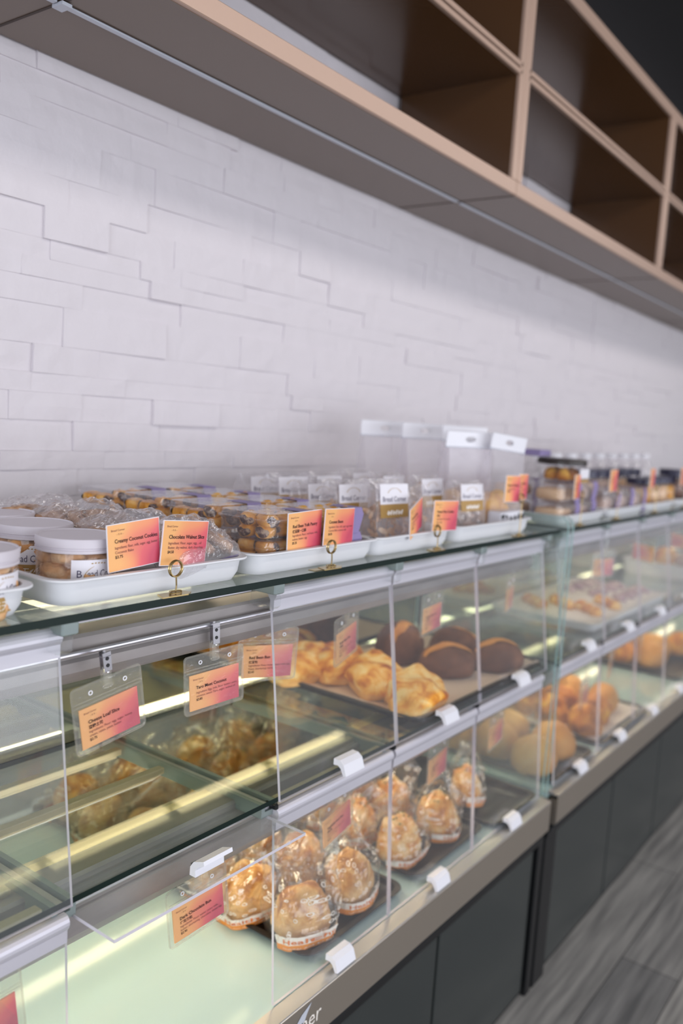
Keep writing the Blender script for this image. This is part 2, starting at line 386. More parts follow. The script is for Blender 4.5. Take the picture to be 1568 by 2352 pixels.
# ================================================================== WALL SHELVING
SF, SB = .996, YW-.012
Z0, Z1, Z2, Z3 = 2.076, 2.111, 2.357, 2.385
ZT0, ZT1 = 2.63, 2.665
def wall_cabinet(x0, x1, label):
    t = thing('wall_cabinet', label, 'shelving', ((x0+x1)/2, (SF+SB)/2, Z0), 0, 'open cubby cabinets hung in a row on the stone wall')
    off = t.location
    g = .0015
    b = MB().box((x0+g, SF+.004, Z0), (x1-g, SB, Z1-.012), 'laminate'); b.build('bottom_panel', t, off)
    # champagne front edges
    MB().bbox((x0+g, SF-.004, Z0+.001), (x1-g, SF+.012, Z1), 'copper', .0015).build('front_edge', t, off)
    for zz in (Z2, Z3-.011):
        MB().box((x0+.02, SF+.006, zz), (x1-.02, SB, zz+.011), 'laminate_in').build('middle_shelf', t, off)
        MB().bbox((x0+.02, SF-.004, zz), (x1-.02, SF+.008, zz+.012), 'copper', .0012).build('front_edge', t, off)
    MB().box((x0+.02, SF+.03, Z2+.011), (x1-.02, SB, Z3-.011), 'seam').build('shelf_gap_filler', t, off)
    MB().box((x0+g, SF+.006, ZT0), (x1-g, SB, ZT1), 'laminate_in').build('top_panel', t, off)
    MB().bbox((x0+g, SF-.004, ZT0), (x1-g, SF+.008, ZT1), 'copper', .0015).build('front_edge', t, off)
    for xa, xb in ((x0+g, x0+.028), (x1-.028, x1-g)):
        MB().box((xa, SF+.006, Z1-.012), (xb, SB, ZT0), 'laminate_in').build('side_panel', t, off)
        MB().bbox((xa, SF-.004, Z1), (xb, SF+.008, ZT0), 'copper', .0015).build('front_edge', t, off)
    # led channel recessed under the board
    MB().box((x0+.01, 1.149, Z0-.0035), (x1-.01, 1.159, Z0+.001), 'led_off').box((x0+.004, 1.146, Z0-.001), (x1-.004, 1.149, Z0+.001), 'seam').build('light_channel', t, off)
    MB().box((x1-.004, SF+.002, Z0-.001), (x1+.001, SB, Z0+.002), 'seam').build('seam', t, off)
    return t
W_ = 1.2127; xs = .8026-W_
labs = ['brown wall cabinet at the top left edge, mostly outside the picture', 'brown wall cabinet above the nearer trays, left of the first double upright', 'brown wall cabinet right of the first double champagne upright', 'far brown wall cabinet cut by the right edge of the picture', 'farthest brown wall cabinet, beyond the right picture edge']
for i, lb in enumerate(labs): wall_cabinet(xs+i*W_, xs+(i+1)*W_, lb)
MB().box((.795, 1.14, Z0-.007), (.812, 1.165, Z0-.002), 'led_off').build('light_channel_connector')
tag(COL.objects['light_channel_connector'], 'small pale connector clip joining the light channels at the top left corner', 'connector')

# ================================================================== DISPLAY CASES
YM = 1.2   # mirror
ZD = .56   # deck
def handle_mb(cx, y, z, k='white', vert=True):
    P = [(0, .004), (-.009, .005), (-.015, .001), (-.0215, -.011), (-.027, -.0095), (-.0205, .0085), (-.012, .0145), (0, .0150)]
    if vert: prof = [(y+a, z+b) for a, b in P]
    else: prof = [(y+b-.004, z+.006-a) for a, b in P]
    return MB().prism(prof, cx-.032, cx+.022, k)
def case(label, x0, x1, bays, steel_seams, door_seams, post=None, end_left=False, bars=None, first=False):
    t = thing('display_case', label, 'display case', ((x0+x1)/2, .98, 0), 0, 'glass bakery display cases in a row')
    off = t.location
    # base
    MB().box((x0, .80, .0), (x1, 1.2, .09), 'black').build('kick_board', t, off)
    MB().box((x0, .775, .435), (x1, 1.2, .478), 'black').bbox((x0, .768, .452), (x1, .776, .462), 'black').build('upper_frame', t, off)
    xs_ = [x0]+door_seams+[x1]
    for a, b in zip(xs_[:-1], xs_[1:]):
        MB().bbox((a+.005, .79, .02), (b-.005, .81, .434), 'cabinet', .002).build('cabinet_door', t, off)
    if post: MB().bbox((post[0], .782, 0), (post[1], .83, .45), 'black', .002).build('corner_post', t, off)
    MB().box((x0, .811, .02), (x1, 1.2, .434), 'black').build('base_carcass', t, off)
    for a, b in zip([x0]+steel_seams, steel_seams+[x1]):
        prof = [(.76, .476), (.757, .48), (.757, .555), (.7585, .5575), (.759, .545), (.78, .545), (.78, .476)]
        MB().prism(prof, a+.0015, b-.0015, 'steel').prism([(.7575, .5545), (.758, .5585), (.785, .5612), (.785, .5545)], a+.0015, b-.0015, 'ledge').build('steel_rail', t, off)
    MB().box((x0+.002, .786, ZD-.02), (x1-.002, YM, ZD), 'deck').build('deck', t, off)
    MB().box((x0+.002, YM, ZD-.02), (x1-.002, YM+.008, 1.225), 'mirror').build('mirror_panel', t, off)
    MB().box((x0+.002, YM+.0085, .0), (x1-.002, YM+.02, 1.225), 'alu').build('back_panel', t, off)
    # shelves of glass
    MB().box((x0-.0 if first else x0+.004, .80, 1.246), (x1-.004, 1.315, 1.256), 'top_glass', 'glass_edge', 'z').build('top_glass', t, off)
    MB().box((x0+.004, .803, .898), (x1-.004, YM-.002, .906), 'glass', 'glass_edge', 'z').build('glass_shelf', t, off)
    # cross beams with rods
    for zt, zb, zf in ((1.208, 1.150, 1.196), (.888, .795, .866)):
        prof = [(.868, zb), (.870, zb-.003), (.874, zb-.003), (.876, zt-.004), (.91, zt-.004), (.91, zt), (.87, zt), (.866, zt-.004), (.8665, (zt+zb)/2), (.862, (zt+zb)/2-.004), (.862, zb+.012)]
        bm = MB().prism(prof, x0+.01, x1-.01, 'grey_metal').build('cross_beam', t, off)
        MB().tube([(x0+.012, .856, zf-.008), (x1-.012, .856, zf-.008)], .0032, 'alu', 10).build('hanging_rod', bm, off)
        if zt > 1:   # unseen slim strip added under the top glass to brighten the bread
            fx = MB().box((x0+.03, .985, 1.2375), (x1-.03, 1.03, 1.2445), 'alu').build('light_fixture', t, off)  # housing of the added strip
            MB().bbox((x0+.05, .992, 1.2335), (x1-.05, 1.022, 1.2375), 'fill_strip', .001).build('fill_light_strip', fx, off)
            continue
        # light fixture behind the beam
        fp = [(.913, zt-.004), (.913, zt-.05), (.93, zt-.055), (.998, zt-.052), (.998, zt-.040), (.955, zt-.018), (.95, zt-.0185), (.945, zt-.014), (.935, zt-.004)]
        fx = MB().prism(fp, x0+.03, x1-.03, 'cream').build('light_fixture', t, off)
        xx = x0+.06
        while xx < x1-.2:
            xe = min(xx+.86, x1-.06)
            MB().tube([(xx, .988, zt-.062), (xe, .988, zt-.062)], .0125, 'tube' if zt < 1 else 'fill_strip', 12).build('light_tube', fx, off)
            xx = xe+.05
    # supports
    for bx in sorted(set([b[0] for b in bays]+[bays[-1][1]])):
        cx = bx-.008
        MB().prism([(cx-.017, .875), (cx+.017, .875), (cx+.017, .897), (cx+.009, .897), (cx+.009, .884), (cx-.009, .884), (cx-.009, .897), (cx-.017, .897)], .812, YM-.004, 'channel', 'y').bbox((cx-.006, .815, .884), (cx+.006, YM-.01, .893), 'alu').build('shelf_support', t, off)
        MB().bbox((cx-.012, .815, 1.226), (cx+.012, YM-.004, 1.244), 'channel', .002).bbox((cx-.02, .812, 1.205), (cx+.004, .86, 1.228), 'acryl', .004).build('shelf_support', t, off)
    for bi, (a, b, up, lo, bars_) in enumerate(bays):
        for by in bars_:
            MB().bbox((a+.012, by-.0075, .886), (b-.026, by+.0075, .8965), 'bar', .001).box((a+.012, by+.006, .876), (b-.026, by+.0075, .886), 'bar').build('tray_bar', t, off)
        for tier, st in ((0, up), (1, lo)):
            zt, ztop, zb, yt, yb = ((1.232, 1.236, .899, .836, .7965), (.886, .890, .563, .806, .786))[tier]
            if st == 'closed':
                # pane (slightly raked), bright cut edges
                th = .0045; g = .001
                pv = [(a+g, yt, zt-.03), (b-g, yt, zt-.03), (b-g, yb, zb), (a+g, yb, zb)]
                vs = pv+[(x, y+th, z_) for x, y, z_ in pv]
                p = MB().add(vs, [(0, 3, 2, 1), (4, 5, 6, 7)], 'acryl').add(vs, [(0, 1, 5, 4), (1, 2, 6, 5), (2, 3, 7, 6), (3, 0, 4, 7)], 'acryl_edge').build('flap_door', t, off)
                pr_ = [(yt-.002, zt-.036), (yt-.002, zt-.02)]+[(yt+.004-.0105*math.cos(q), zt-.0105+.0105*math.sin(q)) for q in [math.radians(-30+i*22) for i in range(10)]]+[(yt+.006, zt-.02), (yt+.006, zt-.036)]
                MB().prism(pr_, a+.002, b-.002, 'alu_white').build('hinge_rail', p, off)
                handle_mb((a+b)/2, yb, zb+(.007 if tier else .017)).build('handle', p, off)
                MB().bbox((a-.003, yt-.004, zt-.002), (a+.005, yt+.02, zt+.008), 'black').build('hinge_pin', p, off)
            elif st == 'slid':
                zz = .872
                p = MB().box((a+.006, .735, zz), (b-.004, 1.045, zz+.0045), 'acryl', 'acryl_edge', 'z').build('flap_door', t, off)
                MB().bbox((a+.008, 1.045, zz-.006), (b-.02, 1.058, zz+.008), 'alu_white', .004).build('hinge_rail', p, off)
                handle_mb((a+b)/2+.005, .757, zz+.004, vert=False).build('handle', p, off)
            elif st == 'slid_up':
                zz = 1.222
                p = MB().box((a+.006, .87, zz), (b-.004, 1.17, zz+.0045), 'acryl', 'acryl_edge', 'z').build('flap_door', t, off)
    # end glass panels
    for ex in ([x0-.012] if end_left else [])+[x1]:
        pts = [(.786, .562), (.783, .9), (.783, 1.262), (.787, 1.276), (.80, 1.286), (1.10, 1.286), (1.18, 1.27), (1.2, 1.25), (1.2, .562)]
        n = len(pts); vs = [(ex+.001, y, z_) for y, z_ in pts]+[(ex+.010, y, z_) for y, z_ in pts]
        MB().add(vs, [tuple(range(n-1, -1, -1)), tuple(range(n, 2*n))], 'end_glass').add(vs, [(i, (i+1) % n, n+(i+1) % n, n+i) for i in range(n)], 'end_edge').build('end_panel', t, off)
    return t
C_ = 'closed'
case('long glass display case in the foreground with two lift-up flap tiers above a steel rail', -.35, 2.035,
     [(-.12, .245, C_, C_, [.825, .89]), (.25, .605, C_, C_, [.828, .893]), (.611, .977, 'slid_up', 'slid', [1.03, 1.14]), (.984, 1.319, C_, C_, [.818, .885]), (1.323, 1.657, C_, C_, [.82]), (1.661, 2.02, C_, C_, [.82])],
     [], [.35, .95, 1.54], post=(2.045, 2.075), first=True)
bays2 = []; x = 2.115
while x < 5.6: bays2.append((x, x+.332, C_, C_, [.82])); x += .336
case('second glass display case standing beyond the foreground one, running to the right edge', 2.078, 5.7, bays2, [], [2.651, 3.171, 3.7, 4.25, 4.8, 5.3], post=(2.09, 2.165), end_left=True)

# vinyl lettering on the steel rail
vb = MB()
fn = lambda a, b: (a, .7563, b)
put_text(vb, 'Bread Corner', .040, .848, .508, 'print_white', fn)
st = vb.build('shop_lettering'); tag(st, 'pale vinyl shop lettering on the steel rail at the bottom edge of the picture', 'lettering')
lb_ = MB(); 
lb_.add([(1.006, .7563, .528), (1.022, .7563, .541), (1.047, .7563, .551), (1.036, .7563, .536), (1.03, .7563, .525), (1.012, .7563, .518)], [(0, 1, 2, 3, 4, 5)], 'led_off')
tag(lb_.build('worn_sticker'), 'torn grey sticker remnant above the lettering on the steel rail', 'sticker')

# ================================================================== TRAYS
def tray_mb(w, d, h, k, rim=.012, r=.03, th=.003):
    """rounded-corner tray with sloped sides and a flat rim; origin = centre of the underside"""
    def ring(w_, d_, r_, n=6):
        P = []
        for cx, cy, a0 in ((w_/2-r_, d_/2-r_, 0), (-w_/2+r_, d_/2-r_, 90), (-w_/2+r_, -d_/2+r_, 180), (w_/2-r_, -d_/2+r_, 270)):
            for i in range(n+1):
                a = math.radians(a0+90*i/n); P.append((cx+r_*math.cos(a), cy+r_*math.sin(a)))
        return P
    lv = [(w-2*rim-.02, d-2*rim-.02, r*.7, .0005), (w-2*rim-.012, d-2*rim-.012, r*.8, 0), (w-2*rim, d-2*rim, r*.9, h*.35), (w-2*rim+.004, d-2*rim+.004, r*.9, h-.004), (w-.002, d-.002, r, h-.0035), (w, d, r, h-.002), (w-.001, d-.001, r, h), (w-2*rim+.002, d-2*rim+.002, r*.9, h), (w-2*rim-.006, d-2*rim-.006, r*.85, h*.35), (w-2*rim-.018, d-2*rim-.018, r*.7, th)]
    vs = []; n = 28
    for a, b, c, z_ in lv: vs += [(x, y, z_) for x, y in ring(a, b, c)]
    fs = [(i*n+j, i*n+(j+1) % n, (i+1)*n+(j+1) % n, (i+1)*n+j) for i in range(len(lv)-1) for j in range(n)]
    fs += [tuple(range(n-1, -1, -1)), tuple((len(lv)-1)*n+j for j in range(n))]
    return MB().add(vs, fs, k)
def tray(cx, cy, z, w, d, h, k, name, label, group=None, r=.03, rz=0, rim=.012):
    o = tray_mb(w, d, h, k, r=r, rim=rim).build(name, smooth=True); o.location = (cx, cy, z); o.rotation_euler = (0, 0, rz)
    m = o.modifiers.new('sharp', 'EDGE_SPLIT'); m.split_angle = math.radians(40)
    return tag(o, label, 'tray', group)
ZT = 1.2562
G_T = 'white serving trays along the glass top'
top_trays = [(.40, 'white tray cut by the left picture edge, holding jars'), (.752, 'white tray with the cookie jars and walnut slice bags'), (1.088, 'white tray under the boxes of red bean pastries'), (1.382, 'white tray under the nearest labelled crisp bags'), (1.725, 'white tray holding the black and white spotted box and tall pouches')]
for x, lb in top_trays:
    w_ = .335 if x < 1.2 else .29
    if x > 1.6: w_ = .375
    tray(x, 1.045, ZT, w_, .455, .034, 'tray_white', 'serving_tray', lb, G_T, rim=.010)
far_tr = ['white tray under the stacked boxes just beyond the case joint', 'white tray under the pale slices beyond the stacked boxes', 'white tray under the yellow jars', 'white tray under the dark brown jar', 'white tray nearest the right picture edge', 'white tray farthest along the glass top']
for i, lb in enumerate(far_tr): tray(2.27+i*.36, 1.045, ZT, .34, .455, .026, 'tray_white', 'serving_tray', lb, G_T)

# ================================================================== FOOD GENERATORS
def food(name, cat, label, geo, k, loc, rz=0, group=None, extra=None, smooth=True):
    o = MB().add(geo[0], geo[1], k).build(name, smooth=smooth); place(o, loc, rz); tag(o, label, cat, group)
    return o
def bag_fn(w, d, h, seed, tw=1.15, pinch=.55, gather=False):
    """surface point of a filled film bag: u around 0..1, v up 0..1"""
    sd = Vector((seed*2.3, seed*5.1, seed*.7))
    def fn(u, v, k=1.0):
        a = 2*PI*u; c, s = math.cos(a), math.sin(a)
        e = .62
        cx = math.copysign(abs(c)**e, c); cy = math.copysign(abs(s)**e, s)
        if v < pinch: t = v/pinch; ww = (.80+.20*math.sin(t*PI*.6+.3)); dd = .80+.20*math.sin(t*PI*.8+.25)
        else:
            t = (v-pinch)/(1-pinch)
            if gather: ww = 1-(1-.22)*math.sin(min(1, t*1.35)*PI/2)+(max(0, t-.7)*1.4); dd = (1-t)**1.2*.95+.12*t
            else: ww = 1+(tw-1)*t-.12*math.sin(t*PI); dd = (1-t)**1.3*.97+.02
        p = Vector((cx*w/2*ww*k, cy*d/2*dd*k, v*h))
        n_ = noise.noise(Vector((c*2, s*2, v*3))+sd); n2 = 1-abs(noise.noise(Vector((c*4, s*4, v*5))+sd*2))*2
        amp = .005+.020*max(0, v-pinch*.6)
        n3 = noise.noise(Vector((c*7, s*7, v*9))+sd)
        p += Vector((c, s, .15))*(n_*amp*1.3+n2*amp*.5+n3*.0022)
        return p
    return fn
def bag_mesh(fn, k, nu=40, nv=22):
    mb = MB(); vs = [fn(i/nu, j/(nv-1)) for j in range(nv) for i in range(nu)]
    fs = [(j*nu+i, j*nu+(i+1) % nu, (j+1)*nu+(i+1) % nu, (j+1)*nu+i) for j in range(nv-1) for i in range(nu)]
    fs.append(tuple(range(nu-1, -1, -1)))
    return mb.add(vs, fs, k)
def bean_marks(fn, u0, u1, v0, v1, n, seed, k='print_white'):
    rr = random.Random(seed); mb = MB()
    for i in range(n):
        u = rr.uniform(u0, u1); v = rr.uniform(v0, v1); a = rr.random()*PI
        for sc, inner in ((1, .66), (.35, 0)):
            vs = []; N_ = 12
            for q in range(N_):
                t = 2*PI*q/N_
                for r_ in (1, inner if sc == 1 else .0):
                    x = .0155*sc*r_*math.cos(t); y = .019*sc*r_*math.sin(t)
                    if sc != 1: x = .007*r_*math.cos(t); y = .0015*r_*math.sin(t)
                    vs.append(fn(u+x*math.cos(a)-y*math.sin(a)*.6, v+(x*math.sin(a)*1.6+y*math.cos(a)), 1.02))
            fs = [(2*q, 2*((q+1) % N_), 2*((q+1) % N_)+1, 2*q+1) for q in range(N_)]
            mb.add(vs, fs, k)
    return mb
def bagged_bun(loc, rz, seed, label, kind='crumb', w=.132, d=.11, h=.145, lean=(0, 0), face=.75, gather=False, band=True, bh=.092):
    h *= 1.12
    """printed film bag (thing) around a bun (thing of its own)"""
    fn = bag_fn(w, d, h, seed, gather=gather)
    b = thing('bread_bag', label, 'bag', loc, rz); b.rotation_euler = (lean[0], lean[1], rz)
    fm = bag_mesh(fn, 'film'); bm_ = bean_marks(fn, face-.26, face+.26, .17, .66, 36, seed); fm.add(bm_.v, bm_.f, 'print_white').build('film', b)
    if band:
        nu = 24; vs = []; u0, u1 = face-.2, face+.2
        for j, v in enumerate((.005, .075, .075, .165)):
            for i in range(nu+1): vs.append(fn(u0+(u1-u0)*i/nu, v, 1.012))
        m_ = nu+1; ob = MB()
        ob.add(vs, [(i, i+1, m_+i+1, m_+i) for i in range(nu)], 'orange').add(vs, [(2*m_+i, 2*m_+i+1, 3*m_+i+1, 3*m_+i) for i in range(nu)], 'print_white')
        bo = ob.build('printed_band', b)
        tb = MB(); tf = lambda x, y: fn(face-.13+x, .062+y, 1.03)
        put_text(tb, 'Healthy', .085, 0, 0, 'orange_ink', lambda x, y: fn(face-.15+x*.95, .088+y*.85, 1.03), True)
        put_text(tb, 'NATURAL AND FRESH', .03, 0, 0, 'print_white', lambda x, y: fn(face-.15+x*.9, .03+y*.7, 1.03))
        tb.build('lettering', bo)
    # the bun
    mat = {'crumb': 'crumb_bun', 'pork': 'pork_bun', 'soft': 'soft_bun', 'cheese': 'gold_bun'}[kind]
    g = blob(w*.41, d*.41, bh, .10, 1.7, seed, 4, .5, amp2=.05 if kind != 'pork' else .10, f2=6)
    lab = {'crumb': 'crumb-topped bun inside the ', 'pork': 'scallion-flecked bun inside the ', 'soft': 'soft bun inside the ', 'cheese': 'golden bun inside the '}[kind]+label
    lab = ' '.join(lab.split()[:16])
    if kind == 'pork':
        e = thing('scallion_bun', lab, 'bread', loc, rz); e.rotation_euler = (lean[0], lean[1], rz)
        MB().add(g[0], g[1], mat).build('crust', e, (0, 0, -.002), smooth=True)
        rr = random.Random(seed); fl = MB()
        for i in range(14):
            a = rr.random()*2*PI; q = rr.uniform(.2, .9)
            idx = min(range(0, len(g[0]), 1), key=lambda j: (g[0][j][0]-math.cos(a)*q*w*.4)**2+(g[0][j][1]-math.sin(a)*q*d*.4)**2-(g[0][j][2])*.02)
            x, y, z_ = g[0][idx]; fl.bbox((x-.003, y-.0015, z_+.001), (x+.003, y+.0015, z_+.004), 'chive', .0005)
        fl.build('scallion_flecks', e)
    else:
        o = food('crumb_bun' if kind == 'crumb' else 'bun', 'bread', lab, g, mat, loc, rz); o.rotation_euler = (lean[0], lean[1], rz)
        o.location = Vector(loc)+Vector((0, 0, .003))
    return b

# ================================================================== LOWER DECK
ZK = ZD+.001
tray(1.255, .985, ZK, .315, .36, .016, 'tray_dark', 'baking_tray', 'black baking tray under the crumb-topped buns in the nearest lower bay', 'baking trays on the lower deck', rz=.0)
tray(1.605, .985, ZK, .315, .36, .016, 'tray_dark', 'baking_tray', 'black baking tray under the scallion buns, second on the lower deck', 'baking trays on the lower deck')
tray(1.895, .975, ZK, .245, .38, .016, 'tray_dark', 'baking_tray', 'half-empty black baking tray beside the case joint', 'baking trays on the lower deck')
ZB = ZK+.006
F_ = .73
bagged_bun((1.155, .868, ZB), -.35, 3, 'printed bag nearest the steel rail, front of the lower tray', h=.150, lean=(-.12, 0), face=F_)
bagged_bun((1.305, .872, ZB), .25, 5, 'printed bag right of the frontmost bag, by the tray edge', h=.135, lean=(-.1, .05), gather=True, face=.70)
bagged_bun((1.145, .985, ZB), -.3, 8, 'printed bag directly behind the frontmost bag, crossed by the pane edge', h=.13, lean=(-.1, -.1), face=.68, gather=True)
bagged_bun((1.165, 1.105, ZB), -.1, 11, 'printed bag at the back left corner of the nearest black tray', h=.13, lean=(-.1, -.12), face=.68)
bagged_bun((1.30, .995, ZB), .1, 14, 'printed bag with twisted top behind the price tag, middle of the nearest tray', h=.15, gather=True, face=F_)
bagged_bun((1.31, 1.115, ZB), .0, 17, 'printed bag at the back right of the nearest black tray', 'cheese', h=.15, face=F_)
bagged_bun((1.51, .885, ZB), .15, 21, 'printed bag with scallion bun at the front of the second black tray', 'pork', h=.125, lean=(-.1, 0), face=.70)
bagged_bun((1.665, .885, ZB), .35, 24, 'printed bag with scallion bun right of the second tray front', 'pork', w=.115, h=.125, gather=True, face=.70)
bagged_bun((1.51, 1.01, ZB), -.1, 27, 'printed bag with pointed gathered top in the middle of the second tray', 'pork', h=.165, gather=True, face=F_)
bagged_bun((1.655, 1.01, ZB), .1, 31, 'tall gathered bag behind the small right price tag on the second tray', 'pork', h=.18, gather=True, face=F_)
bagged_bun((1.53, 1.125, ZB), 0, 34, 'printed bag at the back left of the second black tray', 'cheese', h=.13, face=F_)
bagged_bun((1.67, 1.125, ZB), 0, 36, 'printed bag at the back right of the second black tray', 'cheese', h=.13, face=F_)
bagged_bun((1.845, .905, ZB), .55, 38, 'printed bag alone at the front of the half-empty black tray', 'pork', w=.105, d=.09, h=.13, lean=(-.05, .25), face=.70)
# second case, lower deck
tray(2.265, .975, ZK, .315, .38, .016, 'tray_dark', 'baking_tray', 'black baking tray under the plain round buns right after the case joint', 'baking trays on the lower deck')
for i, (x, y, lb) in enumerate([(2.17, .87, 'round plain bun nearest the pane, just past the case joint'), (2.20, 1.0, 'round plain bun behind the small price tag past the joint'), (2.315, 1.02, 'round plain bun at the back right of the plain bun tray'), (2.17, 1.12, 'round plain bun at the back left of the plain bun tray'), (2.32, .875, 'round plain bun at the front right of the plain bun tray')]):
    food('round_bun', 'bread', lb, blob(.068, .064, .092, .05, 1.3, 40+i, 4, .55), 'soft_bun', (x, y, ZB+.002), i, 'plain round buns past the joint')
    MB
tray(2.72, .965, ZK, .48, .36, .014, 'tray_dark', 'baking_tray', 'black baking tray under the browned cheese buns', 'baking trays on the lower deck')
tag(MB().bbox((2.52, .815, ZB), (2.94, 1.13, ZB+.004), 'wpaper').build('paper_sheet'), 'white paper sheet under the browned cheese buns', 'paper')
cb_l = ['browned cheese bun nearest the joint at the tray front', 'browned cheese bun second along the tray front', 'browned cheese bun behind the first in the shadow of a price tag', 'browned cheese bun behind the second, middle of the tray', 'browned cheese bun in the back row, left', 'browned cheese bun in the back row, middle']
for i, (x, y) in enumerate([(2.56, .87), (2.68, .885), (2.58, .985), (2.70, 1.0), (2.58, 1.1), (2.72, 1.11)]):
    food('cheese_bun', 'bread', cb_l[i], blob(.056, .054, .085, .10, 1.9, 50+i, 4, .55, amp2=.08), 'cheese_bun', (x, y, ZB+.005), i, 'browned cheese buns on white paper')
for i, (x, y, lb) in enumerate([(2.83, .91, 'oblong plain bun right of the cheese buns'), (2.84, 1.03, 'oblong plain bun behind the other oblong one')]):
    food('oblong_bun', 'bread', lb, blob(.075, .052, .085, .05, 1.3, 60+i, 4, .5), 'soft_bun', (x, y, ZB+.005), .3)
for i, (x, y, lb) in enumerate([(3.52, .95, 'large blurred loaf far along the lower deck'), (3.50, 1.08, 'blurred orange-brown loaf far along the lower deck'), (3.68, 1.0, 'pale blurred loaf at the right picture edge'), (3.82, .92, 'last blurred loaf on the lower deck')]):
    food('loaf', 'bread', lb, blob(.085, .06, .09, .06, 1.3, 70+i, 3, .5), ('soft_bun', 'cheese_bun')[i % 2], (x, y, ZD+.018), i)
tray(3.66, .985, ZK, .5, .36, .014, 'tray_dark', 'baking_tray', 'dark baking tray under the farthest loaves', 'baking trays on the lower deck')

# ================================================================== MIDDLE SHELF
ZS = .9065
tray(1.70, .99, ZS, .60, .385, .018, 'tray_dark', 'baking_tray', 'wide black baking tray on the glass shelf under golden and cocoa breads', r=.03)
# baking paper, slightly wavy, edges lifting
def sheet(x0, x1, y0, y1, z, k, name, label, amp=.004, seed=1, n=26):
    vs = []; 
    for j in range(n+1):
        for i in range(n+1):
            u, v = i/n, j/n; x = x0+(x1-x0)*u; y = y0+(y1-y0)*v
            e = max(0, 1-min(u, 1-u, v, 1-v)*9)
            vs.append((x, y, z+amp*abs(noise.noise(Vector((x*7, y*9, seed))))*e*2+.012*e*e))
    fs = [(j*(n+1)+i, j*(n+1)+i+1, (j+1)*(n+1)+i+1, (j+1)*(n+1)+i) for j in range(n) for i in range(n)]
    o = MB().add(vs, fs, k).build(name, smooth=True); m = o.modifiers.new('t', 'SOLIDIFY'); m.thickness = .0006
    return tag(o, label, 'paper')
sheet(1.408, 1.99, .805, 1.178, ZS+.0055, 'paper', 'baking_paper', 'tan baking paper lining the wide black tray on the glass shelf', amp=.004)
ZP = ZS+.008
gb = [((1.50, .873), .5, 'golden knotted bun at the front of the paper-lined tray, above the handle'), ((1.525, .990), .6, 'golden knotted bun in the second row behind a pane edge'), ((1.545, 1.105), .4, 'golden knotted bun in the third row, partly behind the price tag'), ((1.47, 1.155), .2, 'golden knotted bun at the back left of the paper-lined tray')]
for i, ((x, y), rz, lb) in enumerate(gb):
    # two-lobed glazed bun
    v, f = ICO[4]; out = []
    sd = Vector((i*3.3, 1, 2))
    for p in v:
        k = 1+.10*noise.noise(p*1.8+sd)*2+.05*noise.noise(p*5+sd)
        lobe = 1+.16*math.cos(2*math.atan2(p.y, p.x))-.10*math.exp(-(p.x*4)**2)*max(0, p.z)
        q = p*k; z_ = q.z*(1-.28*math.exp(-(p.x*3.6)**2)*(p.z > 0))
        if z_ < -.5: z_ = -.5+(z_+.5)*.08
        out.append((q.x*.090*lobe, q.y*.066, (z_+.5)*.074/1.5))
    food('golden_bun', 'bread', lb, (out, f), 'gold_bun', (x, y, ZP), rz, 'golden knotted buns on baking paper')
db = [((1.755, 1.075), .0, 'round cocoa bread at the back left, behind the pane edge'), ((1.745, .935), -.7, 'oval cocoa bread in front below the price tag'), ((1.885, .99), 1.5, 'cocoa bread behind the two front ones, its split side facing out'), ((1.88, .872), -.7, 'oval cocoa bread at the right end of the paper, nearest the end glass')]
for i, ((x, y), rz, lb) in enumerate(db):
    e = thing('cocoa_bread', lb, 'bread', (x, y, ZP), rz, 'dark cocoa breads on baking paper')
    R = (.070, .052, .074) if i else (.062, .062, .095)
    g = blob(*R, .04, 1.2, 80+i, 4, .45); MB().add(g[0], g[1], 'dark_bread').build('crust', e, smooth=True)
    # the paler split along the top: a raised crust strip lying on the dome
    sv = []; sf = []; n = 22; mth = 5
    pts = [Vector(q) for q in g[0]]
    for a in range(n+1):
        t = -1.15+2.3*a/n
        for b in range(mth+1):
            s_ = (b/mth-.5)*(.46+.14*noise.noise(Vector((a*.6, i, b))))*(1-(abs(t)/1.2)**3*.75)+.06*math.sin(a*.7)
            d_ = Vector((math.sin(t), math.sin(s_-.28), math.cos(t)*math.cos(s_))).normalized()
            best = Vector((d_.x*R[0], d_.y*R[1], (d_.z+.45)/1.45*R[2]))
            k = 1+.04*noise.noise(d_*1.2+Vector(((80+i)*3.1, (80+i)*1.7, (80+i)*.9)))*2
            sv.append(Vector((d_.x*R[0]*k, d_.y*R[1]*k, (d_.z*k+.45)*R[2]/1.45))*1.0+Vector((0, 0, .001))+d_*.0016)
    for a in range(n):
        for b in range(mth): q = a*(mth+1)+b; sf.append((q, q+1, q+mth+2, q+mth+1))
    MB().add(sv, sf, 'dark_split').build('split_crust', e, smooth=True)
# second case middle shelf
tray(2.84, 1.01, ZS, .76, .36, .028, 'tray_white', 'serving_tray', 'large white tray with paper on the glass shelf of the second case')
tag(MB().bbox((2.49, .85, ZS+.02), (3.19, 1.17, ZS+.026), 'wpaper').build('paper_sheet'), 'white paper sheet filling the large white tray in the second case', 'paper')
yl = ['yellow braided pastry at the front left of the white paper', 'yellow braided pastry second along the front of the white paper', 'yellow braided pastry behind the first on white paper', 'yellow braided pastry in the back corner near the joint']
for i, (x, y) in enumerate([(2.64, .925), (2.79, .915), (2.66, 1.02), (2.60, 1.09)]):
    vs = MB()
    for q in range(6):
        g = blob(.022, .022, .026, .1, 2, q+i, 2, .4); vs.add([(a+(q-2.5)*.021, b+(-1)**q*.006, c) for a, b, c in g[0]], g[1], 'gold_bun')
    o = vs.build('braided_pastry', smooth=True); place(o, (x, y, ZS+.0265), .9); tag(o, yl[i], 'pastry', 'yellow braided pastries')
rows_ = ['front', 'second', 'third']; cols_ = ['nearest the yellow pastries', 'in the second column', 'in the third column', 'nearest the far tray end']
